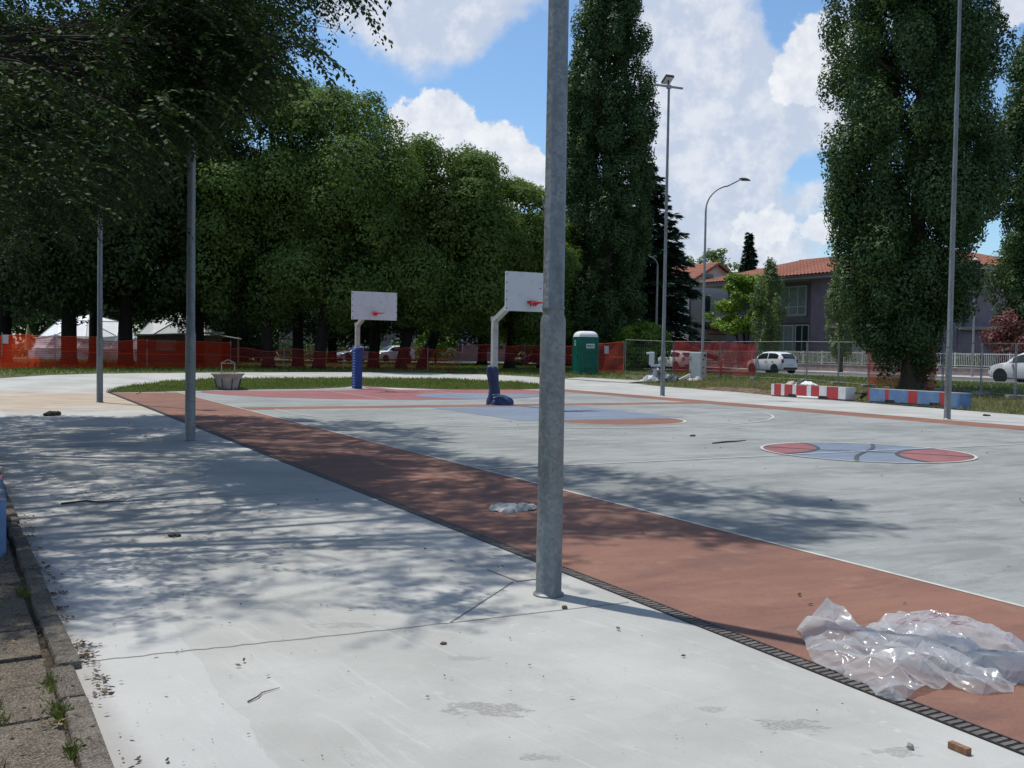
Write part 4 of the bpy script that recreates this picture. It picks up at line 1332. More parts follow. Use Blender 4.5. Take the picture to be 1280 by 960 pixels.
street_lamp('tall curved street lamp rising behind the white cabinet', XY(10.62, 55.9), 11.1, 1.9, rad(5))
street_lamp('short curved street lamp against the dark conifer', XY(10.75, 75.0), 8.8, 1.0, rad(185))
t = thing('post_lamp', 'slim lamp post with a small top lantern before the dark red shrub', 'street lamp', XY(28.7, 62.4), local=True)
b = MB(); b.tube([(0, 0, -.1), (0, 0, 3), (0, 0, 7.1)], [.075, .06, .045], 10); b.build('pole', M_sl, t, smooth='auto')
b = MB(); b.lathe([(.05, 7.05), (.16, 7.1), (.26, 7.3), (.20, 7.42), (.05, 7.5)], (0, 0, 0), 14); b.build('lantern', pm('lantern_pink', (.50, .36, .32), .5, .1, 6), t, smooth='auto')
t = thing('steel_post', 'plain grey steel post by the white car at the right edge', 'post', NV(33.9, 23.55), local=True)
b = MB(); b.tube([(0, 0, -.1), (0, 0, 2.7)], .05, 10); b.build('tube', M_sl, t); b = MB(); b.lathe([(.065, 0), (.065, 2.0)], (0.0, 0, 0), 10); b.build('sleeve', M_fpost, t)
t = thing('utility_post', 'thin pole in the garden right of the poplar trunk', 'post', XY(25.3, 66.3), local=True)
b = MB(); b.tube([(0, 0, -.1), (0, 0, 4.2)], .06, 8); b.build('tube', M_sl, t)
t = thing('street_lamp', 'distant grey lamp post seen below the far backboard', 'street lamp', XY(-14.2, 103), 'street lamps along the road', local=True)
b = MB(); b.tube([(0, 0, -.1), (0, 0, 8)], [.1, .06], 8); b.build('pole', M_sl, t)

# ================================================================== white dome tents, hut, closed parasol
M_tent = pm('tent_white', (.66, .67, .68), .6, .05, 2)
M_tentg = pm('tent_shaded', (.42, .43, .42), .6, .08, 2)  # second dome's shade put into its grey; hut door and window share it


def dome(label, loc, R_, hs, m, m2, seed):
    t = thing('dome_tent', label, 'dome tent', loc, 'white dome tents behind the netting', local=True)
    bm = bmesh.new(); bmesh.ops.create_icosphere(bm, subdivisions=2, radius=R_)
    bmesh.ops.bisect_plane(bm, geom=bm.verts[:] + bm.edges[:] + bm.faces[:], plane_co=(0, 0, -.01), plane_no=(0, 0, 1), clear_inner=True)
    for v in bm.verts: v.co.z *= hs
    me = bpy.data.meshes.new('cover'); bm.to_mesh(me)
    me.materials.append(m); o = bpy.data.objects.new('cover', me); put(o, t)
    b = MB()
    for e in bm.edges:
        a, c = e.verts[0].co * 1.004, e.verts[1].co * 1.004
        b.bar(a, c, .05)
    bm.free(); b.build('strut', m2, t)
    b = MB(); b.lathe([(R_ * 1.02, -.1), (R_ * 1.02, .9)], seg=20); b.build('base_wall', m2, t)
    return t


dome('smooth white dome tent behind the bright orange netting', XY(-34.0, 80.5), 4.4, .82, M_tent, M_tent, 1)
dome('shaded white faceted dome tent behind the nearer left pole', XY(-26.2, 78.5), 3.8, 1.0, M_tentg, M_tentg, 2)
t = thing('site_hut', 'low brown hut with a white sloping roof edge before the faceted dome', 'hut', XY(-23.4, 70.5), local=True, rz=rad(16))
M_hut = pm('hut_brown', (.22, .15, .12), .85, .25, 3)
b = MB(); b.box((0, 0, 1.0), (5.6, 2.0, 2.0)); b.build('wall', M_hut, t)
b = MB(); b.box((0, -.2, 2.06), (5.9, 2.7, .09), M=Matrix.Rotation(rad(-3), 3, 'Y')); b.build('roof', M_white, t)
b = MB(); b.box((1.2, -1.02, .95), (.8, .05, 1.8)); b.build('door', M_tentg, t)
b = MB(); b.box((-.9, -1.02, 1.25), (1.3, .05, .75)); b.build('window', M_tentg, t)
t = thing('booth', 'small dark booth with a white awning at the right side of the faceted dome', 'booth', XY(-20.6, 72.0), local=True, rz=rad(10))
b = MB(); b.box((0, 0, .9), (1.7, 1.6, 1.8)); b.build('wall', pm('booth_dark', (.12, .04, .04), .8, .2, 3), t)
b = MB(); b.box((-.05, -.3, 1.95), (2.1, 2.3, .07), M=Matrix.Rotation(rad(9), 3, 'Y')); b.build('awning', M_white, t)
b = MB()
for s in (-1, 1): b.bar((s * .95, -1.35, 0), (s * .95, -1.35, 1.9), .05)
b.build('support', M_white, t)
t = thing('closed_parasol', 'closed pale yellow parasol behind the orange netting at the left', 'parasol', XY(-34.0, 70.2), local=True)
b = MB(); b.tube([(0, 0, 0), (0, 0, 2.6)], .03, 6); b.build('pole', M_metal, t)
b = MB(); b.lathe([(.22, .75), (.24, .95), (.20, 1.5), (.12, 2.1), (.03, 2.55)], seg=10); b.build('canopy', pm('parasol_cloth', (.60, .50, .26), .8, .1, 4), t, smooth='auto')

# ================================================================== garden wall with railing
M_gwall = pm('garden_wall', (.27, .20, .205), .9, .3, 2.5, bump=.5, bscale=20, c2=(.34, .29, .29), thr=(.4, .65))
M_rail = pm('railing_white', (.55, .56, .56), .5, .08, 5)
t = thing('garden_fence', 'low mauve garden wall carrying a white railing in front of the villa', 'fence', NV(57.6, 55, .4))
b = MB(); b.box(NV(57.6, 55, .4 + .28), (.26, 60, .60), RZ); b.build('wall', M_gwall, t)
b = MB(); b.box(NV(57.6, 55, .4 + .60), (.34, 60.04, .06), RZ); b.build('coping', M_pave, t)
b = MB()
b.box(NV(57.6, 55, .4 + .74), (.035, 60, .04), RZ); b.box(NV(57.6, 55, .4 + 1.52), (.035, 60, .05), RZ)
for i in range(31): b.box(NV(57.6, 25.2 + i * 2.0, .4 + 1.12), (.07, .07, 1.02), RZ)
b.build('rail', M_rail, t)
b = MB(); i = 0; v = 25.3
while v < 85:
    b.box(NV(57.6, v, .4 + 1.16), (.016, .028, .86), RZ); v += .135
b.build('picket', M_rail, t)

# ================================================================== villa
M_purple = pm('mauve_render', (.225, .185, .225), .9, .14, 1.2, bump=.25, bscale=50)
M_purple2 = pm('mauve_render_base', (.20, .175, .205), .9, .10, 1.2)
M_wht = pm('white_render', (.52, .51, .49), .9, .06, 1.0)
M_frame = pm('window_white', (.62, .63, .62), .5, .05, 5)
M_wglass = pm('window_glass', (.035, .055, .055), .08, .2, 1, spec=.7)
M_curtain = pm('curtain', (.28, .34, .32), .8, .15, 2)
M_eave = pm('eave_concrete', (.34, .345, .33), .85, .12, 2)
M_pipe = pm('downpipe', (.035, .03, .032), .5, .1, 5)


def tile_mat(name, ca, cb, cc_):
    m, nt = newmat(name)
    tc = nd(nt, 'ShaderNodeTexCoord').outputs['Object']
    f1 = noise(nt, tc, 2.2, 5, .65); f2 = noise(nt, tc, 9, 4, .7)
    c = mixc(nt, ss(nt, f2, .35, .65), ca, cb)
    c = mixc(nt, fm(nt, 'MULTIPLY', ss(nt, f1, .5, .7), .5), c, cc_)
    p = nd(nt, 'ShaderNodeBsdfPrincipled', {'Base Color': c, 'Roughness': .85, 'Specular IOR Level': .25})
    finish(nt, p.outputs[0])
    return m


M_tile = tile_mat('roof_tile', (.205, .075, .050), (.30, .125, .088), (.15, .075, .058))


def tiled(b, P00, P10, P01, P11, pitch=.42, depth=.13, rows=9):
    """corrugated tile slope between eave edge P00-P10 and upper edge P01-P11 (lengths may differ)"""
    P00, P10, P01, P11 = map(Vector, (P00, P10, P01, P11))
    L = (P10 - P00).length
    nrm = (P10 - P00).cross(P01 - P00).normalized()
    if nrm.z < 0: nrm = -nrm
    k = max(2, int(L / pitch)); sub = 4
    ax = (P10 - P00).normalized()
    cols = k * sub + 1
    G = []
    for j in range(rows * 2):
        f = (j // 2 + (j % 2)) / rows
        stp = .03 * (1 - (j % 2))
        a = P00.lerp(P01, f); c = P10.lerp(P11, f)
        s0, s1 = (a - P00).dot(ax), (c - P00).dot(ax)
        base = a - ax * s0
        for i in range(cols):
            s = L * i / (cols - 1); s = min(max(s, s0), s1)
            w = depth * abs(math.sin(math.pi * s / pitch)) + stp
            G.append(base + ax * s + nrm * w)
    b.grid(G, cols, rows * 2)


ZE, ZR, zg = 8.15, 10.45, .4
villa = thing('villa', 'mauve two-storey villa with a red tiled hip roof', 'house', NV(68, 60, zg))
plan = [(63.5, 75.5), (63.5, 63.0), (62.0, 63.0), (62.0, 60.5), (63.2, 60.5), (63.2, 49.5), (74, 49.5), (74, 75.5)]
b = MB()
pw = [NV(p[0], p[1], 0) for p in plan]
b.prism([(p.x, p.y) for p in pw], zg - .2, ZE - .02); b.build('wall', M_purple, villa)
b = MB()
b.box(NV(63.42, 69.2, 4.75), (.20, 12.3, .55), RZ); b.box(NV(63.43, 69.2, 1.0), (.17, 12.3, 1.0), RZ)
b.build('wall_band', M_purple2, villa)
# roof
b = MB()
e0, e1, f0_, f1_ = 60.9, 75.1, 48.3, 77.6
rn, rv0, rv1 = 68.0, 55.3, 70.4
tiled(b, NV(e0, f1_, ZE + .22), NV(e0, f0_, ZE + .22), NV(rn, rv1, ZR), NV(rn, rv0, ZR))
tiled(b, NV(e1, f0_, ZE + .22), NV(e1, f1_, ZE + .22), NV(rn, rv0, ZR), NV(rn, rv1, ZR))
tiled(b, NV(e1, f1_, ZE + .22), NV(e0, f1_, ZE + .22), NV(rn, rv1, ZR), NV(rn, rv1, ZR))
tiled(b, NV(e0, f0_, ZE + .22), NV(e1, f0_, ZE + .22), NV(rn, rv0, ZR), NV(rn, rv0, ZR))
roof = b.build('roof', M_tile, villa, smooth='auto')
b = MB()
b.tube([NV(rn, rv0 - .3, ZR + .03), NV(rn, rv1 + .3, ZR + .03)], .15, 8)
for p in ((e0, f0_, rv0), (e1, f0_, rv0), (e0, f1_, rv1), (e1, f1_, rv1)):
    b.tube([NV(p[0], p[1], ZE + .27), NV(rn, p[2], ZR + .03)], .12, 8)
b.build('ridge_cap', pm('ridge_tile', (.20, .10, .075), .85, .3, 5), roof)
b = MB(); b.box(NV(68, 62.95, ZE + .08), (14.4, 29.5, .26), RZ); b.build('eave', M_eave, villa)
b = MB(); b.box(NV(60.82, 62.95, ZE + .12), (.12, 29.6, .16), RZ); b.build('gutter', M_pipe, villa)
b = MB(); b.box(NV(67, 45.2, 1.9), (7.6, 8.5, 3.6), RZ); b.build('garage_wing', M_purple, villa)
b = MB(); b.box(NV(67, 45.2, 3.8), (8.2, 8.6, .2), RZ); b.build('garage_roof', M_eave, villa)
b = MB(); b.box(NV(67.6, 57.5, ZR + .25), (.9, 1.0, 1.2), RZ); b.box(NV(67.6, 57.5, ZR + .9), (1.1, 1.2, .12), RZ); b.build('chimney', M_purple2, roof)
for v in (63.12,):
    b = MB(); p = NV(63.35, v, 0); b.bar(p + Vector((0, 0, zg)), p + Vector((0, 0, ZE)), .16); b.build('downpipe', M_pipe, villa)
b = MB(); p = NV(63.4, 72.9, 0); b.bar(p + Vector((0, 0, zg)), p + Vector((0, 0, 4.6)), .14); b.build('downpipe', M_pipe, villa)


def win(parent, n, v0, v1, z0, z1, mull=1, bars=1, depth=.10, m=None):
    """window on a wall facing -n, from v0 to v1"""
    b = MB(); vc, w = (v0 + v1) / 2, v1 - v0
    fw = .11
    for v in (v0 + fw / 2, v1 - fw / 2): b.box(NV(n - depth / 2, v, (z0 + z1) / 2), (depth, fw, z1 - z0), RZ)
    for z in (z0 + fw / 2, z1 - fw / 2): b.box(NV(n - depth / 2, vc, z), (depth, w - 2 * fw, fw), RZ)
    for k in range(mull): b.box(NV(n - depth / 2 + .01, v0 + w * (k + 1) / (mull + 1), (z0 + z1) / 2), (depth - .02, .08, z1 - z0 - 2 * fw), RZ)
    for k in range(bars): b.box(NV(n - depth / 2 + .012, vc, z0 + (z1 - z0) * .30), (depth - .03, w - 2 * fw, .07), RZ)
    f = b.build('window', M_frame, parent)
    b = MB(); b.box(NV(n - .025, vc, (z0 + z1) / 2), (.03, w - fw, z1 - z0 - fw), RZ); b.build('pane', m or M_wglass, f)
    b = MB(); b.box(NV(n - .09, vc, z0 - .06), (.28, w + .2, .09), RZ); b.build('sill', M_eave, f)


win(villa, 63.5, 65.0, 68.2, 5.15, 7.75, 2, 1, m=M_curtain)
win(villa, 63.5, 64.6, 66.3, 1.6, 4.35, 1, 0)
win(villa, 63.5, 66.5, 68.9, 1.6, 4.35, 1, 0, m=M_curtain)
win(villa, 63.5, 71.0, 72.2, 5.3, 7.4, 0, 0)
for v0 in (54.2, 51.0):
    win(villa, 63.2, v0, v0 + 1.5, 5.3, 7.3, 1, 0); win(villa, 63.2, v0, v0 + 1.5, 1.6, 3.9, 1, 0)
b = MB(); b.box(NV(62.3, 58.5, 4.05), (1.9, 3.6, .22), RZ); b.build('porch_roof', M_frame, villa, bevel=.02)
b = MB(); b.poly([NV(61.2, 56.6, 4.18), NV(61.2, 60.4, 4.18), NV(63.18, 60.4, 4.9), NV(63.18, 56.6, 4.9)]); b.build('porch_tiles', MATS['ridge_tile'], villa)
b = MB(); b.box(NV(63.14, 58.5, 2.4), (.12, 3.0, 3.0), RZ); do_ = b.build('door', M_frame, villa)
b = MB()
for v in (57.4, 59.6): b.box(NV(63.06, v, 2.5), (.06, .34, 2.4), RZ)
b.build('glazing', M_wglass, do_)
b = MB(); b.box(NV(62.4, 73.2, 4.95), (2.2, 3.4, .24), RZ); b.box(NV(61.35, 73.2, 5.45), (.10, 3.4, .9), RZ); b.build('balcony', M_purple2, villa)
# aerial and dish on the roof
t = thing('roof_aerial', 'tall mast aerial on the villa roof beside the poplar', 'aerial', NV(67.8, 56.0, ZR))
b = MB(); p = NV(67.8, 60.6, ZR); b.tube([p, p + Vector((0, 0, 4.4))], .035, 6); b.build('mast', M_dark, t)
b = MB()
for z, L in ((2.9, 2.0), (4.1, 1.6)):
    a = p + Vector((-L * .7, -.1, z)); c = p + Vector((L * .3, .1, z)); b.bar(a, c, .03)
    for k in range(6): q = a.lerp(c, k / 5); b.bar(q + Vector((-.05, -.3, 0)), q + Vector((.05, .3, 0)), .018)
b.build('antenna', M_dark, t)
t = thing('satellite_dish', 'dark satellite dish on the aerial mast of the villa roof', 'satellite dish', p + Vector((-.15, -.1, .95)), local=True)
b = MB(); b.lathe([(.02, -.10), (.25, -.06), (.45, .02), (.47, .03), (.45, .045), (.24, -.02), (.02, -.05)], seg=20)
b.build('reflector', M_dark, t, smooth='auto', xf=Matrix.Rotation(rad(200), 4, 'Z') @ Matrix.Rotation(rad(72), 4, 'Y'))
b = MB(); b.bar((-.1, 0, -.2), (-.75, -.1, .02), .03); b.box((-.78, -.1, .03), (.1, .1, .1)); b.build('arm', M_dark, t)

# white house behind
wh = thing('white_house', 'white gabled house behind the tall lamp, left of the villa', 'house', NV(65.2, 86, zg))
b = MB()
n0, n1, v0, v1, ze, zr = 62.2, 68.4, 79.6, 94, 8.9, 10.7
b.box(NV((n0 + n1) / 2, (v0 + v1) / 2, (zg + ze) / 2), (n1 - n0, v1 - v0, ze - zg), RZ)
for v in (v0, v1): b.poly([NV(n0, v, ze), NV(n1, v, ze), NV((n0 + n1) / 2, v, zr)])
b.build('wall', M_wht, wh)
b = MB(); nm_ = (n0 + n1) / 2
tiled(b, NV(n0 - .7, v1 + .6, ze - .3), NV(n0 - .7, v0 - .6, ze - .3), NV(nm_, v1 + .6, zr + .1), NV(nm_, v0 - .6, zr + .1), rows=7)
tiled(b, NV(n1 + .7, v0 - .6, ze - .3), NV(n1 + .7, v1 + .6, ze - .3), NV(nm_, v0 - .6, zr + .1), NV(nm_, v1 + .6, zr + .1), rows=7)
b.build('roof', M_tile, wh, smooth='auto')
b = MB()
for s, ne in ((-1, n0 - .7), (1, n1 + .7)): b.bar(NV(ne, v0 - .6, ze - .36), NV(nm_, v0 - .6, zr + .02), .10, .22)
b.build('barge_board', MATS['ridge_tile'], wh)
b = MB(); b.box(NV(nm_ - 1.1, v0 - .02, 6.2), (.95, .08, 1.9), RZ); wf = b.build('window', M_wglass, wh)
b = MB(); b.box(NV(nm_ - .9, v0 - .02, 9.35), (1.2, .08, .6), RZ); b.build('attic_opening', M_wglass, wh)
b = MB(); b.box(NV(nm_ + .2, v0 - .7, 4.95), (3.6, 1.4, .2), RZ); b.box(NV(nm_ + .2, v0 - 1.36, 5.45), (3.6, .10, .9), RZ); b.build('balcony', M_wht, wh)
b = MB(); b.poly([NV(nm_ - 2.2, v0 - 1.8, 3.7), NV(nm_ + 2.2, v0 - 1.8, 3.7), NV(nm_ + 1.6, v0, 4.5), NV(nm_ - 1.4, v0, 4.5)]); b.box(NV(nm_, v0 - 1.75, 3.62), (4.4, .1, .12), RZ); b.build('porch_roof', MATS['ridge_tile'], wh)
b = MB(); b.box(NV(nm_ + .2, v0 - .03, 1.7), (1.1, .06, 2.4), RZ); b.build('door', M_wglass, wh)
b = MB(); pq = NV(n0 - .06, v0 - .05, 0); b.bar(pq + Vector((0, 0, zg)), pq + Vector((0, 0, ze)), .12); b.build('downpipe', M_pipe, wh)
for v in (83, 87, 91): win(wh, n0, v, v + 1.2, 5.4, 7.0, 1, 0); win(wh, n0, v, v + 1.2, 1.8, 3.4, 1, 0)

# pale house far behind the park trees
ph = thing('pale_house', 'pale far house glimpsed between the park trunks', 'house', XY(-14, 118), local=True, rz=rad(10))
b = MB(); b.box((0, 0, 3.2), (26, 9, 6.4)); b.build('wall', pm('pale_render', (.24, .23, .21), .9, .1, 1), ph)
b = MB(); b.prism([(-13.6, -5.1), (13.6, -5.1), (13.6, 5.1), (-13.6, 5.1)], 6.4, 6.6)
b.poly([(-13.6, -5.1, 6.62), (13.6, -5.1, 6.62), (9, 0, 8.4), (-9, 0, 8.4)]); b.poly([(-13.6, 5.1, 6.62), (13.6, 5.1, 6.62), (9, 0, 8.4), (-9, 0, 8.4)])
b.build('roof', M_tile, ph)
for i in range(7):
    for z in (1.7, 4.6):
        b = MB(); b.box((-10.5 + i * 3.5, -4.53, z), (1.2, .10, 1.5)); w_ = b.build('window', M_frame, ph)
        b = MB(); b.box((-10.5 + i * 3.5, -4.585, z), (1.0, .02, 1.3)); b.build('pane', M_wglass, w_)

# ================================================================== foreground plastic film, rag, bits
def film_mat(name, tint, clear, streak=None):
    m, nt = newmat(name)
    tc = nd(nt, 'ShaderNodeTexCoord').outputs['Object']
    n1_ = noise(nt, tc, 6, 5, .6, .5)
    rd = fm(nt, 'SUBTRACT', 1.0, fm(nt, 'ABSOLUTE', fm(nt, 'MULTIPLY_ADD', noise(nt, vm(nt, 'MULTIPLY', tc, (1, .5, 1)), 8, 2, .5, .5), 2.0, -1.0)))
    bp = nd(nt, 'ShaderNodeBump', {'Height': fm(nt, 'POWER', rd, 9.0), 'Strength': .35, 'Distance': .02})
    cc = mixc(nt, ss(nt, n1_, .3, .7), tuple(x * .9 for x in tint), tint)
    if streak:
        s_ = noise(nt, vm(nt, 'MULTIPLY', tc, (5, 12, 5)), 2.2, 5, .75, 1.2)
        dd = vm(nt, 'LENGTH', vm(nt, 'MULTIPLY', vm(nt, 'SUBTRACT', tc, (-.02, .03, .05)), (4.0, 5.0, 0)))
        cc = mixc(nt, fm(nt, 'MULTIPLY', fm(nt, 'MULTIPLY', ss(nt, s_, .50, .56), ss(nt, dd, 1.3, .6)), .8), cc, streak)
    pr_ = nd(nt, 'ShaderNodeBsdfPrincipled', {'Base Color': cc, 'Roughness': .20, 'Specular IOR Level': .8, 'Normal': bp.outputs[0]})
    tl = nd(nt, 'ShaderNodeBsdfTranslucent', {0: cc, 'Normal': bp.outputs[0]})
    a = nd(nt, 'ShaderNodeMixShader', {0: .40, 1: pr_.outputs[0], 2: tl.outputs[0]})
    tr = nd(nt, 'ShaderNodeBsdfTransparent', {0: (.97, .975, .98)})
    lw = nd(nt, 'ShaderNodeLayerWeight', {'Blend': .30, 'Normal': bp.outputs[0]})
    fac = fm(nt, 'MULTIPLY', fm(nt, 'SUBTRACT', 1.0, fm(nt, 'MULTIPLY', lw.outputs[1], .85)), fm(nt, 'MULTIPLY_ADD', n1_, .4, clear - .2), clamp=True)
    mx = nd(nt, 'ShaderNodeMixShader', {0: fac, 1: a.outputs[0], 2: tr.outputs[0]})
    finish(nt, mx.outputs[0])
    return m


def film(name, m, outline, ctr, hfun, seed, loc=None, amp=.05, npt=90, ang=.6, stretch=2.2, sub=3, wr=.006, z0=0.0, scale=1.0):
    """thin crumpled film: facets between random creases over a ragged outline, folded up to hfun + amp"""
    from mathutils.geometry import delaunay_2d_cdt
    r_ = random.Random(seed)
    O = [Vector((p[0], p[1])) for p in outline]
    per = []
    for a, c in zip(O, O[1:] + O[:1]):
        k = max(1, int((c - a).length / (.07 * scale)))
        for i in range(k):
            q = a.lerp(c, i / k); per.append(q + Vector((r_.uniform(-.012, .012), r_.uniform(-.012, .012))) * (i > 0))
    C = Vector(ctr[:2]); n0_ = len(per)
    R_ = max((p - C).length for p in per)
    pl = [tuple(p) for p in per]
    pin = []
    ca, sa = math.cos(ang), math.sin(ang)
    lo = Vector((min(p.x for p in per), min(p.y for p in per))); hi = Vector((max(p.x for p in per), max(p.y for p in per)))
    tries = 0
    while len(pin) < npt and tries < 9000:
        tries += 1
        q = Vector((r_.uniform(lo.x, hi.x), r_.uniform(lo.y, hi.y)))
        if not inside([tuple(q)], pl)[0]: continue
        dmin = min((q - p).length for p in per + pin)
        if dmin < .028 * scale * (90 / npt) ** .5: continue
        pin.append(q)
    allp = per + pin
    # stretched metric makes long creases along one direction
    def st(p):
        d = p - C; u, v = d.x * ca + d.y * sa, -d.x * sa + d.y * ca
        return Vector((u / stretch, v))
    res_ = delaunay_2d_cdt([st(p) for p in allp], [(i, (i + 1) % n0_) for i in range(n0_)], [], 1, 1e-5)
    P2, _, F2 = res_[0], res_[1], res_[2]
    bm = bmesh.new(); vs = []
    for p in P2:
        u, v = p.x * stretch, p.y
        x, y = C.x + u * ca - v * sa, C.y + u * sa + v * ca
        de = min((Vector((x, y)) - q).length for q in per)
        f = 1 - min(1, de / (.38 * R_))
        z = hfun(x - C.x, y - C.y, f) + amp * r_.uniform(0, 1) * (1 - .75 * f ** 2) + .004
        if de < .004: z = r_.choice((.005, .005, .012, .03 * amp / .08))
        vs.append(bm.verts.new((x, y, z)))
    for f in F2:
        try: bm.faces.new([vs[i] for i in f])
        except ValueError: pass
    bmesh.ops.subdivide_edges(bm, edges=bm.edges[:], cuts=sub, use_grid_fill=True)
    for v in bm.verts:
        x, y = v.co.x * 60 / scale, v.co.y * 60 / scale
        v.co.z = max(.004, v.co.z + wr * math.sin(x * .9 + 2 * math.sin(y * .7)) * math.sin(y * 1.1 + 1.5 * math.sin(x * .6)))
    bmesh.ops.smooth_vert(bm, verts=bm.verts[:], factor=.22, use_axis_x=True, use_axis_y=True, use_axis_z=True)
    bmesh.ops.triangulate(bm, faces=[f for f in bm.faces if len(f.verts) > 4])
    bmesh.ops.recalc_face_normals(bm, faces=bm.faces)
    L = Vector(loc)
    for v in bm.verts: v.co.z += z0
    for v in bm.verts: v.co -= L
    me = bpy.data.meshes.new(name); bm.to_mesh(me); bm.free()
    me.materials.append(m)
    for p in me.polygons: p.use_smooth = True
    me.set_sharp_from_angle(angle=rad(24))
    o = bpy.data.objects.new(name, me); put(o, loc=L)
    return o


M_film = film_mat('clear_film', (.64, .66, .68), .60)
M_film2 = film_mat('printed_film', (.60, .59, .60), .32, (.26, .08, .11))
M_film3 = film_mat('rolled_film', (.60, .62, .64), .3)
o1 = [(1.68, 5.62), (1.72, 5.92), (1.92, 6.05), (2.06, 5.95), (2.20, 5.62), (2.42, 5.32), (2.60, 5.02), (2.50, 4.88), (2.32, 4.83), (2.20, 4.92), (2.06, 4.86), (1.86, 4.70), (1.78, 4.78), (1.80, 4.95), (1.70, 5.15), (1.64, 5.36)]
tag(film('plastic_bag', M_film, o1, (2.0, 5.32), lambda x, y, f: .055 * (1 - f * f) ** .8 + .13 * math.exp(-((x + .13) ** 2 + (y - .50) ** 2) / .014) + .04 * math.exp(-((x - .2) ** 2 + (y + .1) ** 2) / .03), 5, loc=(2.0, 5.3, 0), amp=.10, npt=120, ang=-.9),
    'crumpled clear plastic bag lying over the drain, leftmost of the plastic film', 'plastic bag', 'discarded plastic film by the drain')
o1b = [(2.05, 5.85), (2.35, 5.72), (2.55, 5.45), (2.62, 5.2), (2.50, 5.02), (2.25, 5.05), (2.10, 5.3), (2.0, 5.6)]
tag(film('plastic_bag', M_film, o1b, (2.3, 5.4), lambda x, y, f: .08 * (1 - f * f) ** .7, 15, loc=(2.3, 5.4, 0), amp=.11, npt=70, ang=-.9),
    'shiny creased plastic film in the middle of the discarded heap', 'plastic bag', 'discarded plastic film by the drain')
o2 = [(2.24, 6.02), (2.28, 6.12), (2.55, 6.28), (2.70, 6.22), (2.86, 5.92), (2.98, 5.62), (2.84, 5.42), (2.62, 5.45), (2.42, 5.62)]
tag(film('plastic_sheet', M_film2, o2, (2.58, 5.86), lambda x, y, f: .05 * (1 - f * f) ** .5 + .02, 9, loc=(2.58, 5.86, 0), amp=.05, npt=45, ang=-.6),
    'plastic sheet with smeared dark red print behind the clear bag', 'plastic sheet', 'discarded plastic film by the drain')
o4 = [(2.34, 5.06), (2.36, 5.22), (2.6, 5.24), (2.9, 5.20), (3.3, 5.17), (3.7, 5.16), (3.7, 4.95), (3.3, 4.96), (2.9, 4.98), (2.6, 5.0)]
tag(film('plastic_roll', M_film3, o4, (3.0, 5.1), lambda x, y, f: .115 * max(0, 1 - (y / .115) ** 2) ** .5 + .01, 44, loc=(3.0, 5.1, 0), amp=.035, npt=80, ang=-.04, stretch=3.2), 'rolled length of clear plastic film running off the right edge', 'plastic roll', 'discarded plastic film by the drain')
M_rag = pm('rag_grey', (.42, .43, .42), .7, .3, 14, c2=(.22, .24, .22), thr=(.5, .62))
o3 = [(-.22, 10.3), (-.12, 10.5), (.02, 10.42), (.14, 10.47), (.28, 10.4), (.25, 10.26), (.1, 10.2), (.02, 10.05), (-.1, 10.1), (-.2, 10.2)]
tag(film('crumpled_wrapper', M_rag, o3, (.02, 10.3), lambda x, y, f: .035 * (1 - f * f), 31, loc=(.02, 10.3, 0), amp=.045, npt=110, ang=.1, wr=.003), 'small grey crumpled wrapper on the red strip left of the near pole', 'wrapper')


def ell(c, rx, ry, ang, seed, k=14):
    r_ = random.Random(seed); out = []
    for i in range(k):
        a = 2 * math.pi * i / k; q = r_.uniform(.72, 1.12)
        x, y = rx * q * math.cos(a), ry * q * math.sin(a)
        out.append((c.x + x * math.cos(ang) - y * math.sin(ang), c.y + x * math.sin(ang) + y * math.cos(ang)))
    return out


def heap(name, m, c, rx, ry, ang, h, seed, label, cat, amp=None):
    o = film(name, m, ell(c, rx, ry, ang, seed), (c.x, c.y), lambda x, y, f: h * (1 - f) ** .7 * (.55 + .45 * math.sin(x * 4 / rx + seed)), seed, loc=(c.x, c.y, c.z), amp=amp or h * .8, npt=60, ang=ang, stretch=1.3, sub=1, wr=.01, z0=c.z - .02, scale=rx / .45)
    return tag(o, label, cat)


heap('tarpaulin', M_tarp, XY(8.0, 53.7), 1.15, .7, .15, .55, 3, 'heap of dark crumpled tarpaulin in front of the round bush', 'tarpaulin')
heap('plastic_sheet', M_tarpg, XY(7.3, 52.75), .62, .35, .1, .28, 8, 'pale grey plastic sheet lying against the dark tarpaulin heap', 'plastic sheet')
heap('rubble_bag', pm('rubble_white', (.50, .50, .47), .8, .2, 6), XY(9.85, 53.9), .45, .28, .2, .2, 12, 'white rubble piece in the weeds before the cabinet', 'rubble')
heap('white_sack', M_white, NV(28.3, 28.75, .53), .46, .2, -1.05, .13, 21, 'white sack lying on top of the striped bench', 'sack', amp=.06)
# short offcut of timber, pebbles, twigs, clods
M_wood = pm('timber', (.20, .105, .06), .8, .3, 8, stretch=(1, 6, 1))
b = MB(); b.box((1.90, 4.14, .016), (.030, .095, .030), rz=rad(28)); tag(b.build('timber_offcut', M_wood, loc=(1.9, 4.14, .02), bevel=.003), 'short reddish timber offcut on the concrete at the bottom right', 'timber')


def pebble(name, label, cat, c, s, m, seed, group=None):
    bm = bmesh.new(); bmesh.ops.create_icosphere(bm, subdivisions=2, radius=1)
    r_ = random.Random(seed)
    for v in bm.verts:
        k = 1 + r_.uniform(-.22, .22); v.co = Vector((v.co.x * s[0] * k, v.co.y * s[1] * k, v.co.z * s[2] * k))
    me = bpy.data.meshes.new(name); bm.to_mesh(me); bm.free(); me.materials.append(m)
    o = bpy.data.objects.new(name, me); put(o, loc=(c[0], c[1], c[2] + s[2] * .6)); tag(o, label, cat, group)
    return o


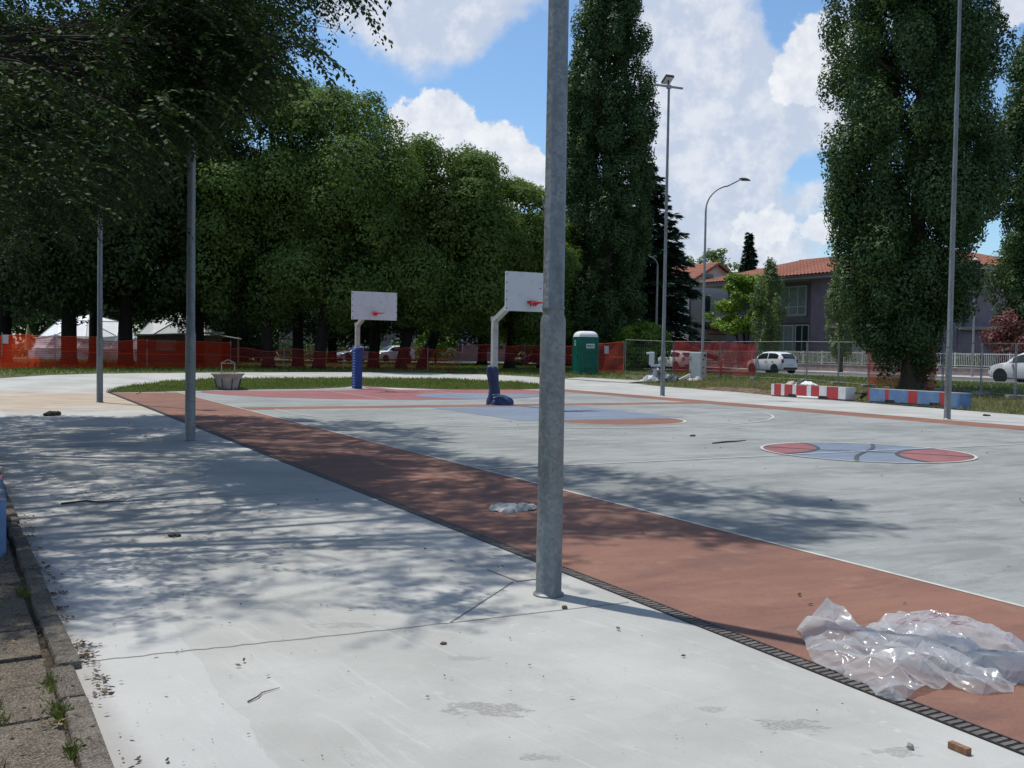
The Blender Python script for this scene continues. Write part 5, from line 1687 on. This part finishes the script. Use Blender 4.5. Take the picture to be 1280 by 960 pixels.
M_stone = pm('pebble_grey', (.24, .23, .21), .9, .3, 20)
pebble('pebble', 'grey pebble on the concrete left of the timber offcut', 'stone', (1.70, 4.16, 0), (.014, .016, .016), M_stone, 1)
pebble('pebble', 'small dark pebble on the joint right of the near pole', 'stone', (.36, 6.37, 0), (.02, .016, .014), M_soil, 2)
pebble('pebble', 'tiny dark pebble in front of the near pole, by the damp patch', 'stone', (-.36, 5.55, 0), (.018, .014, .010), M_soil, 3)


def clod(label, x, y, s, seed, n=9):
    r_ = random.Random(seed); b = MB()
    for k in range(n):
        c = Vector((x + r_.gauss(0, s * .6), y + r_.gauss(0, s * .5), 0)); q = r_.uniform(.4, .8) * s
        bm = bmesh.new(); bmesh.ops.create_icosphere(bm, subdivisions=1, radius=q)
        i = len(b.v)
        for v in bm.verts: b.v.append(tuple(c + Vector((v.co.x * r_.uniform(.8, 1.6), v.co.y, v.co.z * .7 + q * .5))))
        for f in bm.faces: b.f.append(tuple(i + v.index for v in f.verts))
        bm.free()
    tag(b.build('dirt_clod', M_soil_d, loc=(x, y, 0)), label, 'dirt clod', 'lumps of dirt on the slab')


M_soil_d = pm('dark_dirt', (.055, .045, .035), .95, .4, 10)
clod('lump of dark dirt on the path where the tree shade begins', -10.5, 22.8, .13, 1)
clod('crumbs of grey rubble on the white path in front of the cabinet', 10.2, 44.5, .16, 2)
clod('small dark clod on the grey court right of the near hoop', 3.62, 19.9, .045, 3)
clod('small clod on the shaded slab left of the near pole', -2.9, 8.6, .035, 4)
clod('bits of debris on the white path at the right edge', 13.6, 28.6, .07, 5)


def twig(label, pts, r, seed):
    b = MB(); b.tube([Vector(p) for p in pts], [r, r * .9, r * .7, r * .4][:len(pts)], 5)
    tag(b.build('twig', M_twig, loc=pts[0]), label, 'twig', 'fallen twigs')


M_twig = pm('twig_bark', (.075, .055, .04), .9, .3, 20)
twig('thin bent twig on the sunlit concrete at the lower left', [(-1.20, 4.58, .006), (-1.17, 4.64, .010), (-1.165, 4.70, .008), (-1.10, 4.78, .006)], .004, 1)
twig('long thin twig on the grey court behind the near pole', [(3.7, 18.3, .012), (4.0, 18.6, .02), (4.25, 18.8, .015), (4.5, 19.1, .012)], .018, 2)
twig('dark twig on the shaded slab near the old kerb', [(-4.6, 10.2, .01), (-4.4, 10.35, .02), (-4.25, 10.3, .015), (-4.05, 10.45, .01)], .012, 3)
twig('wiry twig at the slab edge in front of the grass island', [(-12.4, 33.0, .02), (-12.0, 33.4, .25), (-11.7, 33.1, .2), (-11.5, 33.5, .03)], .012, 4)

# ================================================================== trees
def bark_mat(name, c):
    return pm(name, c, .95, .4, 5, bump=1.0, bscale=14, stretch=(1, 1, .3), c2=tuple(x * 1.7 for x in c), thr=(.45, .62))


M_bark = bark_mat('bark_dark', (.016, .013, .010))
M_barkp = bark_mat('bark_poplar', (.085, .062, .048))
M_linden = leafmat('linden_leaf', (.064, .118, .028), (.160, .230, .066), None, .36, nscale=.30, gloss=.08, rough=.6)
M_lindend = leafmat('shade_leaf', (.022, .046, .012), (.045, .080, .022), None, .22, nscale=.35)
M_elm = leafmat('elm_leaf', (.022, .046, .013), (.044, .078, .022), None, .13, rough=.6, gloss=.1, nscale=.4)
M_poplar = leafmat('poplar_leaf', (.032, .072, .024), (.088, .140, .052), (.15, .18, .085), .22, rough=.5, nscale=.8, gloss=.15)
M_conifer = leafmat('conifer_needle', (.020, .052, .032), (.045, .088, .054), None, .1, nscale=.8)
M_bright = leafmat('bright_leaf', (.085, .17, .018), (.18, .28, .035), None, .35, nscale=.7)
M_silver = leafmat('silver_leaf', (.095, .15, .060), (.18, .24, .11), None, .3, nscale=.9)
M_maple = leafmat('maple_leaf', (.10, .022, .028), (.20, .07, .065), (.26, .2, .15), .25, nscale=1.0)
M_hedge = leafmat('hedge_leaf', (.040, .085, .016), (.10, .16, .03), None, .25, nscale=.6)


def unit(a): return a / (np.linalg.norm(a, axis=1, keepdims=True) + 1e-9)


def lobe_leaves(rs, lobes, n, L, outward=.55, centre=None, up=.35, fill=.12, jit=.5, rise=-.35):
    """leaves spread over the shells of many overlapping lobes (x, y, z, rx, rz)"""
    lobes = np.asarray(lobes)
    w = lobes[:, 3] * lobes[:, 3] * .6 + lobes[:, 3] * lobes[:, 4] * .4
    idx = rs.choice(len(lobes), n, p=w / w.sum())
    lb = lobes[idx]
    d = unit(rs.normal(size=(n, 3)))
    if centre is not None:
        o = unit(lb[:, :3] - centre)
        d = unit(d + outward * o + np.array([0, 0, up]))
    r = 1 - np.abs(rs.normal(0, .16, n))
    k = rs.rand(n) < fill
    r[k] = rs.rand(k.sum()) ** .5
    # ragged surface inside each lobe
    r *= 1 + .14 * np.sin(d[:, 0] * 7 + idx) * np.sin(d[:, 1] * 6 + idx * 1.7) + .10 * np.sin(d[:, 2] * 11 + idx * .6)
    C = lb[:, :3] + d * np.stack([lb[:, 3], lb[:, 3], lb[:, 4]], 1) * r[:, None]
    Nn = unit(d + jit * rs.normal(size=(n, 3)) + np.array([0, 0, .3]))
    D = rs.normal(size=(n, 3)); D[:, 2] += rise
    D = unit(D - Nn * (D * Nn).sum(1, keepdims=True))
    l = L * (.65 + .7 * rs.rand(n))
    return C, D, Nn, l


def limbs(b, rng, base, top, r0, targets, split=.35):
    base, top = Vector(base), Vector(top)
    n = 7
    pts = [base.lerp(top, i / (n - 1)) + Vector((rng.uniform(-.12, .12), rng.uniform(-.12, .12), 0)) * (i > 0) * r0 * 1.5 for i in range(n)]
    pts[0] = base - Vector((0, 0, .15))
    rr = [r0 * 1.55, r0 * 1.05] + [r0 * (1 - .8 * i / (n - 1)) for i in range(2, n)]
    pts.insert(1, base + Vector((0, 0, r0 * 1.3))); rr.insert(1, r0 * 1.12)
    b.tube(pts, rr, 12, rough=.06, rng=rng)
    for T in targets:
        T = Vector(T); f = rng.uniform(split, .85)
        # start low enough that the limb climbs
        zt = min(T.z - .5, base.z + (top.z - base.z) * f)
        f = max(.22, (zt - base.z) / (top.z - base.z))
        s = base.lerp(top, f)
        m1 = s.lerp(T, .4) + Vector((rng.uniform(-.3, .3), rng.uniform(-.3, .3), .25 * (T - s).length * .3))
        m2 = s.lerp(T, .75) + Vector((rng.uniform(-.3, .3), rng.uniform(-.3, .3), .1))
        ra = r0 * (.42 - .2 * f)
        b.tube([s, m1, m2, T], [ra, ra * .7, ra * .42, ra * .15], 7)


def round_tree(label, base, H, zc0, rxy, seed, n=16000, L=.27, nl=70, m=None, group='broad trees along the back of the park', name='broad_tree', tr=.42, lean=(0, 0), lr=(.28, .42), bark=None, cat='tree', wide=.42, fill=.16):
    rs = np.random.RandomState(seed); rng = random.Random(seed)
    t = thing(name, label, cat, base, group)
    base = Vector(base)
    zc = (H + zc0) / 2; rz_ = (H - zc0) / 2
    c = np.array([base.x + lean[0], base.y + lean[1], base.z + zc])
    lob = []
    for i in range(nl):
        d = unit(rs.normal(size=(1, 3)))[0]
        if d[2] < -.5: d[2] *= -.6
        k = .62 + .32 * rs.rand()
        if i < nl * .15: k *= .45
        # egg: a little wider below the middle
        s = 1.0 + .12 * (-d[2])
        l = rxy * (lr[0] + (lr[1] - lr[0]) * rs.rand())
        fz = 2 * rs.rand() ** .9 - 1
        wr_ = (1 - abs(fz) ** (2.3 if fz > 0 else 5.0)) ** (1 / 2.2)
        az = rs.rand() * 6.283
        l *= .72 + .38 * wr_
        lob.append((c[0] + math.cos(az) * rxy * k * wr_, c[1] + math.sin(az) * rxy * k * wr_, c[2] + fz * (rz_ - l * .5), l, l * (.75 + .3 * rs.rand())))
    lob = np.array(lob)
    C, D, Nn, l = lobe_leaves(rs, lob, n, L, centre=c, fill=fill, jit=.36, rise=.15)
    quads('crown', C, D, Nn, l, l * (wide + .2 * rs.rand(n)), m or M_linden, t)
    b = MB()
    order = np.argsort(lob[:, 2])
    tg = [lob[i, :3] for i in order[::max(1, len(order) // 11)]]
    limbs(b, rng, base, (c[0], c[1], base.z + H * .72), tr, tg)
    b.build('trunk', bark or M_bark, t, smooth=True)
    return t


RT = [  # ground position, height, crown bottom, crown radius, lean of the crown
    ((-14.4, 59.0), 17.2, 2.7, 4.2, 'broad dark tree just right of the domes, leftmost of the sunlit row', 36000, (-.9, 0)),
    ((-13.5, 63.0), 17.6, 2.9, 4.5, 'tall rounded tree behind the two trunks left of the far hoop', 32000, (-.2, 0)),
    ((-11.4, 59.0), 16.5, 2.8, 4.4, 'tallest rounded tree directly behind the far backboard', 36000, (1.2, .3)),
    ((-8.9, 64.0), 16.0, 2.8, 3.9, 'rounded tree in the middle of the row, behind the far hoop', 30000, (.5, 0)),
    ((-6.9, 62.0), 14.0, 2.6, 4.1, 'rounded tree on the leaning trunk right of the far hoop', 34000, (2.0, 0)),
    ((-5.9, 66.0), 13.9, 2.6, 4.1, 'rounded tree on the second of the twin trunks right of the far hoop', 32000, (3.4, 0)),
    ((-.2, 69.0), 12.7, 1.5, 3.5, 'lower rounded tree behind the near backboard', 28000, (.5, 0)),
    ((2.2, 74.0), 11.4, 1.0, 3.4, 'smaller dark tree behind the near pole and portable toilet', 22000, (0, 0)),
]
for i, ((x, y), H, z0, r_, lb, n_, ln) in enumerate(RT):
    round_tree(lb, XY(x, y), H, z0, r_, 20 + i, int(n_ * 1.6), .20, 64, tr=.32, lean=ln, lr=(.27, .44))
BT = [((-22.0, 82.0), 12.5, .8, 4.6, 'tree of the second row, filling the gap right of the faceted dome'),
      ((-15.5, 86.0), 13.0, 1.6, 4.8, 'tree of the second row behind the trunks left of the far hoop'),
      ((-9.0, 84.0), 13.0, 2.6, 4.6, 'tree of the second row behind the far backboard'),
      ((-2.6, 86.0), 12.0, 1.6, 4.6, 'tree of the second row between the two hoops'),
      ((3.2, 90.0), 12.0, .8, 4.4, 'tree of the second row behind the near hoop')]
for i, ((x, y), H, z0, r_, lb) in enumerate(BT):
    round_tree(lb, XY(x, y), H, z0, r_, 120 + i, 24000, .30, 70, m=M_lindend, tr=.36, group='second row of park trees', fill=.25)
DT = [((-25.5, 57.5), 18.5, 2.7, 5.4, 'dark shade tree with the left trunk before the smooth dome'),
      ((-22.6, 58.5), 18.0, 2.3, 4.8, 'dark shade tree with the thick black trunk between the two left poles'),
      ((-19.4, 61.5), 16.0, 2.7, 5.0, 'dark shade tree with low branches hanging before the faceted dome'),
      ((-30.5, 60.0), 20.0, 3.4, 5.8, 'dark shade tree at the far left edge behind the orange netting'),
      ((-27.5, 66.0), 22.0, 4.4, 6.2, 'dark shade tree further back behind the smooth dome side'),
      ((-36.5, 92.0), 15.0, 1.5, 6.5, 'dark tree far behind the smooth dome at the left'),
      ((-27.0, 94.0), 14.0, 1.5, 6.0, 'dark tree far behind the faceted dome')]
for i, ((x, y), H, z0, r_, lb) in enumerate(DT):
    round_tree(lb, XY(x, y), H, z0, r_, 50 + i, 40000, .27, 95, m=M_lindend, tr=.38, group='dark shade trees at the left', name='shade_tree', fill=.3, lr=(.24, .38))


def column_tree(label, base, H, z0, prof, seed, n=30000, L=.22, nb=150, m=None, group=None, name='poplar_tree', tr=.45, bark=None, vr=(.5, 1.15), skew=0.0, wide=.5, cat='tree'):
    """ascending-branched column: prof = [(height fraction, radius)]"""
    rs = np.random.RandomState(seed); rng = random.Random(seed)
    t = thing(name, label, cat, base, group); base = Vector(base)
    hs = np.array([p[0] for p in prof]); ws = np.array([p[1] for p in prof])
    lob = []
    for i in range(nb):
        f = rs.rand() ** .92
        z = z0 + (H - z0) * f
        R_ = np.interp(f, hs, ws)
        a = rs.rand() * 6.283
        k = (.10 + .87 * rs.rand() ** .6)
        w = min(R_ * .42 + .12, vr[0] * (.6 + .7 * rs.rand()))
        lob.append((base.x + skew + math.cos(a) * R_ * k, base.y + math.sin(a) * R_ * k, base.z + z, w, w * (1.6 + .9 * rs.rand()) * vr[1]))
    lob = np.array(lob)
    C, D, Nn, l = lobe_leaves(rs, lob, n, L, fill=.25, up=.2, jit=.32, rise=.7)
    # pull the outward bias from the trunk axis
    quads('crown', C, D, Nn, l, l * (wide + .2 * rs.rand(n)), m or M_poplar, t)
    b = MB(); tg = [lob[i, :3] for i in rs.choice(len(lob), 16, replace=False)]
    r0 = tr
    top = base + Vector((0, 0, H * .93)); nn = 9
    pts = [base + Vector((0, 0, -.15)), base + Vector((0, 0, .5)), base + Vector((0, 0, 1.4))] + [base.lerp(top, k / nn) for k in range(2, nn + 1)]
    rr = [r0 * 1.6, r0 * 1.2, r0 * 1.0] + [r0 * (1 - .92 * k / nn) for k in range(2, nn + 1)]
    b.tube(pts, rr, 12, rough=.07, rng=rng)
    for T in tg:
        T = Vector(T); s = Vector((base.x, base.y, max(base.z + z0 * .8, T.z - 3.2))); mid = s.lerp(T, .5) + Vector(((T.x - s.x) * .25, (T.y - s.y) * .25, 0))
        b.tube([s, mid, T], [r0 * .22, r0 * .15, r0 * .05], 6)
    b.build('trunk', bark or M_barkp, t, smooth=True)
    return t


PP = [(0, 1.3), (.08, 2.4), (.2, 3.1), (.4, 3.6), (.55, 3.75), (.75, 3.0), (.9, 1.7), (1, .4)]
GPp = 'columnar poplars'
column_tree('huge columnar poplar with thick trunk behind the netting, right of the villa roof', XY(17.2, 42.9), 23.5, 1.4,
            [(0, 1.1), (.07, 2.2), (.2, 3.1), (.38, 3.65), (.55, 3.85), (.7, 3.7), (.85, 3.1), (.95, 1.9), (1, .4)], 71, 300000, .14, 430, group=GPp, tr=.46, vr=(.66, .9), skew=-.35)
column_tree('very tall dark poplar rising behind the near pole and the portable toilet', XY(6.6, 72.5), 31.0, .9,
            [(0, 1.9), (.06, 2.8), (.2, 3.3), (.45, 3.5), (.65, 3.2), (.85, 2.0), (1, .4)], 72, 230000, .19, 420, group=GPp, tr=.55, vr=(.66, 1.0))
column_tree('poplar cut off by the right edge of the picture', XY(34.2, 65.0), 23.0, 2.2, [(0, 1.6), (.1, 2.8), (.4, 3.3), (.65, 3.1), (.85, 2.2), (1, .8)], 73, 160000, .19, 340, group=GPp, tr=.5, vr=(.7, .9))
column_tree('slender silvery young tree in front of the villa windows', NV(54.6, 60.0), 8.4, 1.5, [(0, .5), (.2, 1.3), (.45, 1.75), (.6, 1.5), (.8, .75), (1, .2)], 74, 11000, .16, 90, m=M_silver, name='young_tree', tr=.12, vr=(.26, 1.5), group='young street trees by the villa')
column_tree('small silvery young tree half behind the poplar, before the villa porch', NV(54.6, 52.4), 7.2, 1.3, [(0, .6), (.2, 1.3), (.5, 1.5), (.8, .9), (1, .25)], 75, 9000, .16, 80, m=M_silver, name='young_tree', tr=.12, vr=(.28, 1.3), group='young street trees by the villa')

# bright spreading garden tree with layered crown
rs = np.random.RandomState(81); rng = random.Random(81)
bt = NV(58.9, 67.5)
t = thing('garden_tree', 'bright green spreading garden tree in front of the villa', 'tree', bt)
lob = []
for i in range(46):
    a = rs.rand() * 6.283; r_ = 3.3 * rs.rand() ** .6; z = 3.0 + 5.1 * rs.rand() ** .8
    r_ *= max(.25, 1 - max(0, z - 5.0) / 4.4)
    lob.append((bt.x + math.cos(a) * r_ - .4, bt.y + math.sin(a) * r_, bt.z + z, .55 + .45 * rs.rand(), .30 + .2 * rs.rand()))
lob = np.array(lob)
C, D, Nn, l = lobe_leaves(rs, lob, 11000, .24, fill=.3, up=.5)
quads('crown', C, D, Nn, l, l * .6, M_bright, t)
b = MB()
for k in range(4):
    a = k * 1.6; T = lob[k * 9]
    b.tube([bt + Vector((math.cos(a) * .15, math.sin(a) * .15, -.1)), bt + Vector((math.cos(a) * .5, math.sin(a) * .4, 1.8)), bt + Vector((math.cos(a) * 1.1, math.sin(a) * .9, 3.6)), Vector(T[:3])], [.11, .09, .07, .03], 7)
b.build('trunk', M_bark, t, smooth=True)

round_tree('dark red leaved shrub behind the white railing at the right', NV(60.0, 41.5), 4.6, .9, 2.5, 82, 9000, .18, 50, m=M_maple, group=None, name='maple_tree', tr=.14, lr=(.2, .34))
round_tree('large round bright topped bush behind the fence, right of the toilet', XY(8.9, 70.8), 3.35, -.3, 2.15, 83, 12000, .20, 60, m=M_bright, group=None, name='bush', tr=.10, cat='bush', lr=(.22, .34))
round_tree('bright green bush showing between the trunks and the near hoop', XY(-7.3, 95), 3.7, -.2, 1.7, 84, 5000, .25, 34, m=M_bright, group=None, name='bush', tr=.1, cat='bush')
round_tree('grey green tree far behind the white house gable, left one', XY(19.3, 118), 13.0, 3, 2.6, 85, 8000, .3, 50, m=M_linden, group='far trees behind the white house', name='broad_tree')
round_tree('grey green tree far behind the white house gable, right one', XY(24.0, 117), 13.4, 3, 2.9, 86, 8000, .3, 50, m=M_linden, group='far trees behind the white house', name='broad_tree')


def conifer(label, base, H, R_, seed, tiers=16, z0=1.0, n_per=120, L=.42, power=.85, droop=.25, name='cedar_tree'):
    rs = np.random.RandomState(seed); rng = random.Random(seed); base = Vector(base)
    t = thing(name, label, 'tree', base)
    Cs, Ds, Ns, Ls = [], [], [], []
    b = MB(); b.tube([base - Vector((0, 0, .1)), base + Vector((0, 0, H * .5)), base + Vector((0, 0, H * .97))], [.36, .22, .04], 10)
    for k in range(tiers):
        f = k / (tiers - 1)
        z = z0 + (H - z0) * f ** .95
        rr = max(.25, R_ * (1 - f) ** power * (0.85 + .3 * rs.rand()))
        nbr = max(6, int(14 * (1 - .5 * f)))
        a0 = rs.rand() * 6.28
        for q in range(nbr):
            a = a0 + q * 6.283 / nbr + rs.uniform(-.2, .2); ln = rr * rs.uniform(.7, 1.1)
            ux, uy = math.cos(a), math.sin(a)
            s = base + Vector((0, 0, z + rs.uniform(-.5, .5) * (H - z0) / tiers)); e = s + Vector((ux * ln, uy * ln, -droop * ln * .6 + .12 * ln * f))
            mid = s.lerp(e, .5) + Vector((0, 0, .10 * ln)); b.tube([s, mid, e], [.05 + .02 * ln / 2, .04, .012], 5)
            n = int(n_per * 2.0 * (ln / R_) ** 1.2) + 40
            u = rs.rand(n) ** .7; side = rs.normal(0, 1, n) * .24 * ln * (1.15 - u)
            P = np.array([list(s * (1 - x) ** 2 + mid * (2 * x * (1 - x)) + e * x * x) for x in u])
            P[:, 0] += -uy * side; P[:, 1] += ux * side; P[:, 2] += rs.normal(0, .06, n) - np.abs(side) * .18
            Cs.append(P); d = np.stack([ux * .7 - uy * side, uy * .7 + ux * side, rs.uniform(-.55, .15, n)], 1); Ds.append(d)
            Ns.append(np.stack([rs.normal(0, .35, n), rs.normal(0, .35, n), np.ones(n)], 1)); Ls.append(L * (.6 + .7 * rs.rand(n)))
    C, D, Nn, l = np.concatenate(Cs), np.concatenate(Ds), np.concatenate(Ns), np.concatenate(Ls)
    quads('crown', C, D, Nn, l, l * .40, M_conifer, t)
    b.build('trunk', M_bark, t, smooth=True)


conifer('broad dark cedar with layered branches left of the white house', XY(10.9, 84.0), 17.0, 6.0, 91, 26, .8, 210, .48, .62, .3)
conifer('dark cedar tip showing just left of the near pole', XY(4.6, 92.0), 16.6, 4.6, 92, 16, 1.0, 130, .48, .7, .3)
conifer('pointed dark spruce rising above the villa roof', XY(26.2, 112.0), 14.6, 2.9, 93, 34, 2.0, 90, .40, .9, .35, name='spruce_tree')

# distant belt of trees closing the view, one mass
rs = np.random.RandomState(99)
lob = []
for i in range(420):
    a = rad(-46 + 92 * rs.rand()); d = 132 + 26 * rs.rand()
    x, y = math.sin(a) * d, math.cos(a) * d
    r_ = 2.2 + 2.0 * rs.rand(); lob.append((x, y, .4 + 1.5 + 6.5 * rs.rand(), r_, r_ * .9))
C, D, Nn, l = lobe_leaves(rs, np.array(lob), 150000, .55, fill=.2)
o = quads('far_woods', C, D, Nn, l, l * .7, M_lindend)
tag(o, 'belt of far trees closing the view behind the park', kind='stuff')
lob = []
for i in range(150):
    f = i / 149; p = NV(-44 + 88 * f, 97.5 + rs.normal(0, .4)); lob.append((p.x, p.y, p.z + .3 + 1.1 * rs.rand(), .8, .8))
C, D, Nn, l = lobe_leaves(rs, np.array(lob), 22000, .26)
tag(quads('hedge', C, D, Nn, l, l * .6, M_hedge, loc=NV(0, 97.5)), 'clipped green hedge along the far cross street behind the park trunks', 'hedge')
lob = []
for i in range(120):
    f = i / 119; p = NV(59.2 + rs.normal(0, .25), 30 + 46 * f); lob.append((p.x, p.y, p.z + .3 + .9 * rs.rand(), .5 + .3 * rs.rand(), .5))
C, D, Nn, l = lobe_leaves(rs, np.array(lob), 16000, .18)
tag(quads('hedge', C, D, Nn, l, l * .6, M_hedge, loc=NV(59.2, 53)), 'low green garden hedge behind the white railing', 'hedge')

# ------------------------------------------------------------------ near shade trees at the left: they overhang the slab and shade it
SH = Vector((-SX, -SY, 0)) * (ce / se)      # shadow offset per metre of height
wx = np.array([-700, 0, 60, 130, 190, 230, 270, 330, 370, 400, 428, 445, 470, 700, 1280, 2200.])
wy = np.array([350, 340, 325, 285, 240, 185, 165, 140, 100, 62, 30, -8, -40, -70, -80, -80.])
sn = np.array([-12, -4, .35, 1.0, 2.4, 3.4, 4.2, 5.8, 7.6, 8.6, 14])
s0v = np.array([5.2, 6.0, 6.35, 6.0, 5.3, 6.5, 7.1, 6.4, 6.7, 8.7, 30])
sv_ = np.array([5, 6, 8, 9.5, 12, 14.0, 16, 18, 21, 22.6, 24.0, 24.8, 26])
snm = np.array([7.2, 7.5, 8.5, 8.1, 7.6, 6.5, 7.0, 8.2, 8.0, 6.3, 4.5, -1, -30])


def crown_ok(P, r):
    """crowns shaped by their shadow: clumps kept where shade should land, clear of open sky"""
    y = np.maximum(P[:, 1], .3)
    px = 640 + 1250 * P[:, 0] / y; py = 438 - 1250 * (P[:, 2] - 1.65) / y + .016 * (px - 640)
    lim = np.interp(px, wx, wy)
    ok = (py + r / y * 1250 < lim) | (P[:, 1] < .5)
    S = P[:, :2] + np.array([SH.x, SH.y]) * P[:, 2:3]
    n = S @ np.array([EN.x, EN.y]); v = S @ np.array([EV.x, EV.y])
    ok &= (v - r * .55 > np.interp(n, sn, s0v)) & (n + r * .5 < np.interp(v, sv_, snm)) & (v < 24.9 - r * .4)
    # a few sun gaps
    g_ = np.sin(n * 1.55 + 1.3 * np.sin(v * .8)) * np.sin(v * 1.25 + 1.1 * np.sin(n * .9 + 1)) 
    g2 = np.sin(n * 4.3 + 2.1 * np.sin(v * 1.9)) * np.sin(v * 3.1 + 1.7 * np.sin(n * 2.2))
    ok &= (g_ < .60) & (g2 < .55)
    return ok, n, v


rs = np.random.RandomState(7)
TB = [NV(-3.6, 11.8, 0), NV(-3.8, 20.6, 0)]
cand = np.stack([rs.uniform(-20, 6, 110000), rs.uniform(2, 32, 110000), 3.1 + 8.2 * rs.rand(110000) ** 1.5], 1)
# extra clumps added to cast shade on the court, placed back along the sun
q = rs.rand(11000, 3)
sn_, sv2, sz = 3.3 + 5.4 * q[:, 0], 6 + 19 * q[:, 1], 6.0 + 5.2 * q[:, 2]
gx = sn_ * EN.x + sv2 * EV.x - SH.x * sz; gy = sn_ * EN.y + sv2 * EV.y - SH.y * sz
cand = np.concatenate([cand, np.stack([gx, gy, sz], 1)])
near = np.stack([((cand[:, 0] - T.x - 1.6) / 11.5) ** 2 + ((cand[:, 1] - T.y - .9) / 9.4) ** 2 + ((cand[:, 2] - 6.9) / 4.8) ** 2 for T in TB], 1)
keep = near.min(1) < 1
cand = cand[keep]; own = near[keep].argmin(1)
ok, n_, v_ = crown_ok(cand, .55)
cand, own, n_, v_ = cand[ok], own[ok], n_[ok], v_[ok]
# clump density set by where shadows land: thinner on the slab, denser on the court
dens_ = np.where((n_ > .2) & (n_ < 3.3), np.interp(v_, [5, 9, 13, 20], [2.5, 3.2, 5.4, 6.5]), np.where(n_ >= 3.3, np.where(n_ < 6.3, 7.0, 5.0), 3.0))
cell = {}
sel = []
for i in rs.permutation(len(cand)):
    if n_[i] < -6.5: continue
    k = (int(n_[i] // 1), int(v_[i] // 1)); c_ = cell.get(k, 0)
    lim_ = dens_[i]; lim_ = int(lim_) + (rs.rand() < lim_ % 1)
    if n_[i] < .2: lim_ = 9
    if c_ < lim_:
        cell[k] = c_ + 1; sel.append(i)
cand, own = cand[sel], own[sel]
print('elm clumps', len(cand), (own == 0).sum(), len(cell))
# the hanging outer sprays that close the view towards the far trees
m_ = 4200
q = rs.rand(m_, 3)
hx = np.where(q[:, 0] < .55, 150 + 150 * q[:, 1], -10 + 170 * q[:, 1])
hy = np.where(q[:, 0] < .55, -15 + 175 * q[:, 2], 20 + 240 * q[:, 2])
hd = np.where(q[:, 0] < .55, 12.0 + 4.6 * rs.rand(m_), 17.0 + 9.0 * rs.rand(m_))
P_ = np.stack([(hx - 640) / 1250 * hd, hd, 1.65 + (438 - hy + .016 * (hx - 640)) / 1250 * hd], 1)
ok, n_, v_ = crown_ok(P_, .5)
P_ = P_[ok & (P_[:, 2] > 2.6)][:520]
cand = np.concatenate([cand, P_])
own = np.concatenate([own, np.where(P_[:, 1] > 14.5, 1, 0)])
print('sprays', len(P_))
names_ = ['large overhanging elm at the upper left shading the foreground slab', 'large elm farther along the left edge, its shade reaching the dusty bend']
for ti in (0, 1):
    cl = cand[own == ti]; T = TB[ti]; rng = random.Random(60 + ti)
    t = thing('elm_tree', names_[ti], 'tree', T, 'shade elms over the left path')
    Cs, Ds, Ns, Ls = [], [], [], []
    tw = MB()
    for ci, c in enumerate(cl):
        out = Vector((c[0] - T.x, c[1] - T.y, .4)).normalized()
        for q in range(9):
            d = (out * .75 + Vector((rng.gauss(0, .75), rng.gauss(0, .75), rng.gauss(.05, .45)))).normalized()
            p = Vector(c) + Vector((rng.gauss(0, .16), rng.gauss(0, .16), rng.gauss(0, .12)))
            ln = rng.uniform(.45, .95); k = 19; P0 = p.copy()
            for s in range(k):
                d = (d + Vector((0, 0, -.055))).normalized()
                p = p + d * (ln / k)
                sd_ = d.cross(Vector((0, 0, 1))).normalized() * (1 if s % 2 else -1)
                dd = (d * .55 + sd_ * .8 + Vector((0, 0, rng.uniform(-.45, .1))))
                Cs.append(p[:]); Ds.append(dd[:]); Ns.append((rng.gauss(0, .5), rng.gauss(0, .5), 1.0)); Ls.append(rng.uniform(.054, .092))
            if q < 3: tw.tube([P0, P0.lerp(p, .5) + Vector((0, 0, .02)), p], [.006, .004, .002], 3, caps=False)
    Ls = np.array(Ls)
    quads('crown', Cs, Ds, Ns, Ls, Ls * .52, M_elm, t)
    b = MB()
    top = T + Vector((.6, .2, 8.6))
    # boughs grow towards groups of clumps, twigs from the boughs to each clump
    K = 26; cen = cl[np.random.RandomState(3).choice(len(cl), K, replace=False)].copy()
    for _ in range(6):
        a = ((cl[:, None, :] - cen[None]) ** 2).sum(2).argmin(1)
        for k in range(K):
            if (a == k).any(): cen[k] = cl[a == k].mean(0)
    limbs(b, rng, T, top, .36, [], .3)
    for k in range(K):
        e = Vector(cen[k]); s = T.lerp(top, min(.8, max(.28, (e.z - 2.2) / 8.6)))
        m1 = s.lerp(e, .45) + Vector((rng.uniform(-.3, .3), rng.uniform(-.3, .3), .45))
        b.tube([s, m1, s.lerp(e, .8) + Vector((0, 0, .2)), e], [.10, .06, .03, .012], 7)
        for c in cl[a == k][::2]:
            q = m1.lerp(e, rng.uniform(.3, 1)); c = Vector(c)
            if (c - q).length > 2.6: continue
            tw.tube([q, q.lerp(c, .5) + Vector((rng.uniform(-.1, .1), rng.uniform(-.1, .1), .12)), c], [.011, .007, .004], 4, caps=False)
    b.build('trunk', M_bark, t, smooth=True)
    tw.build('twigs', M_bark, t)
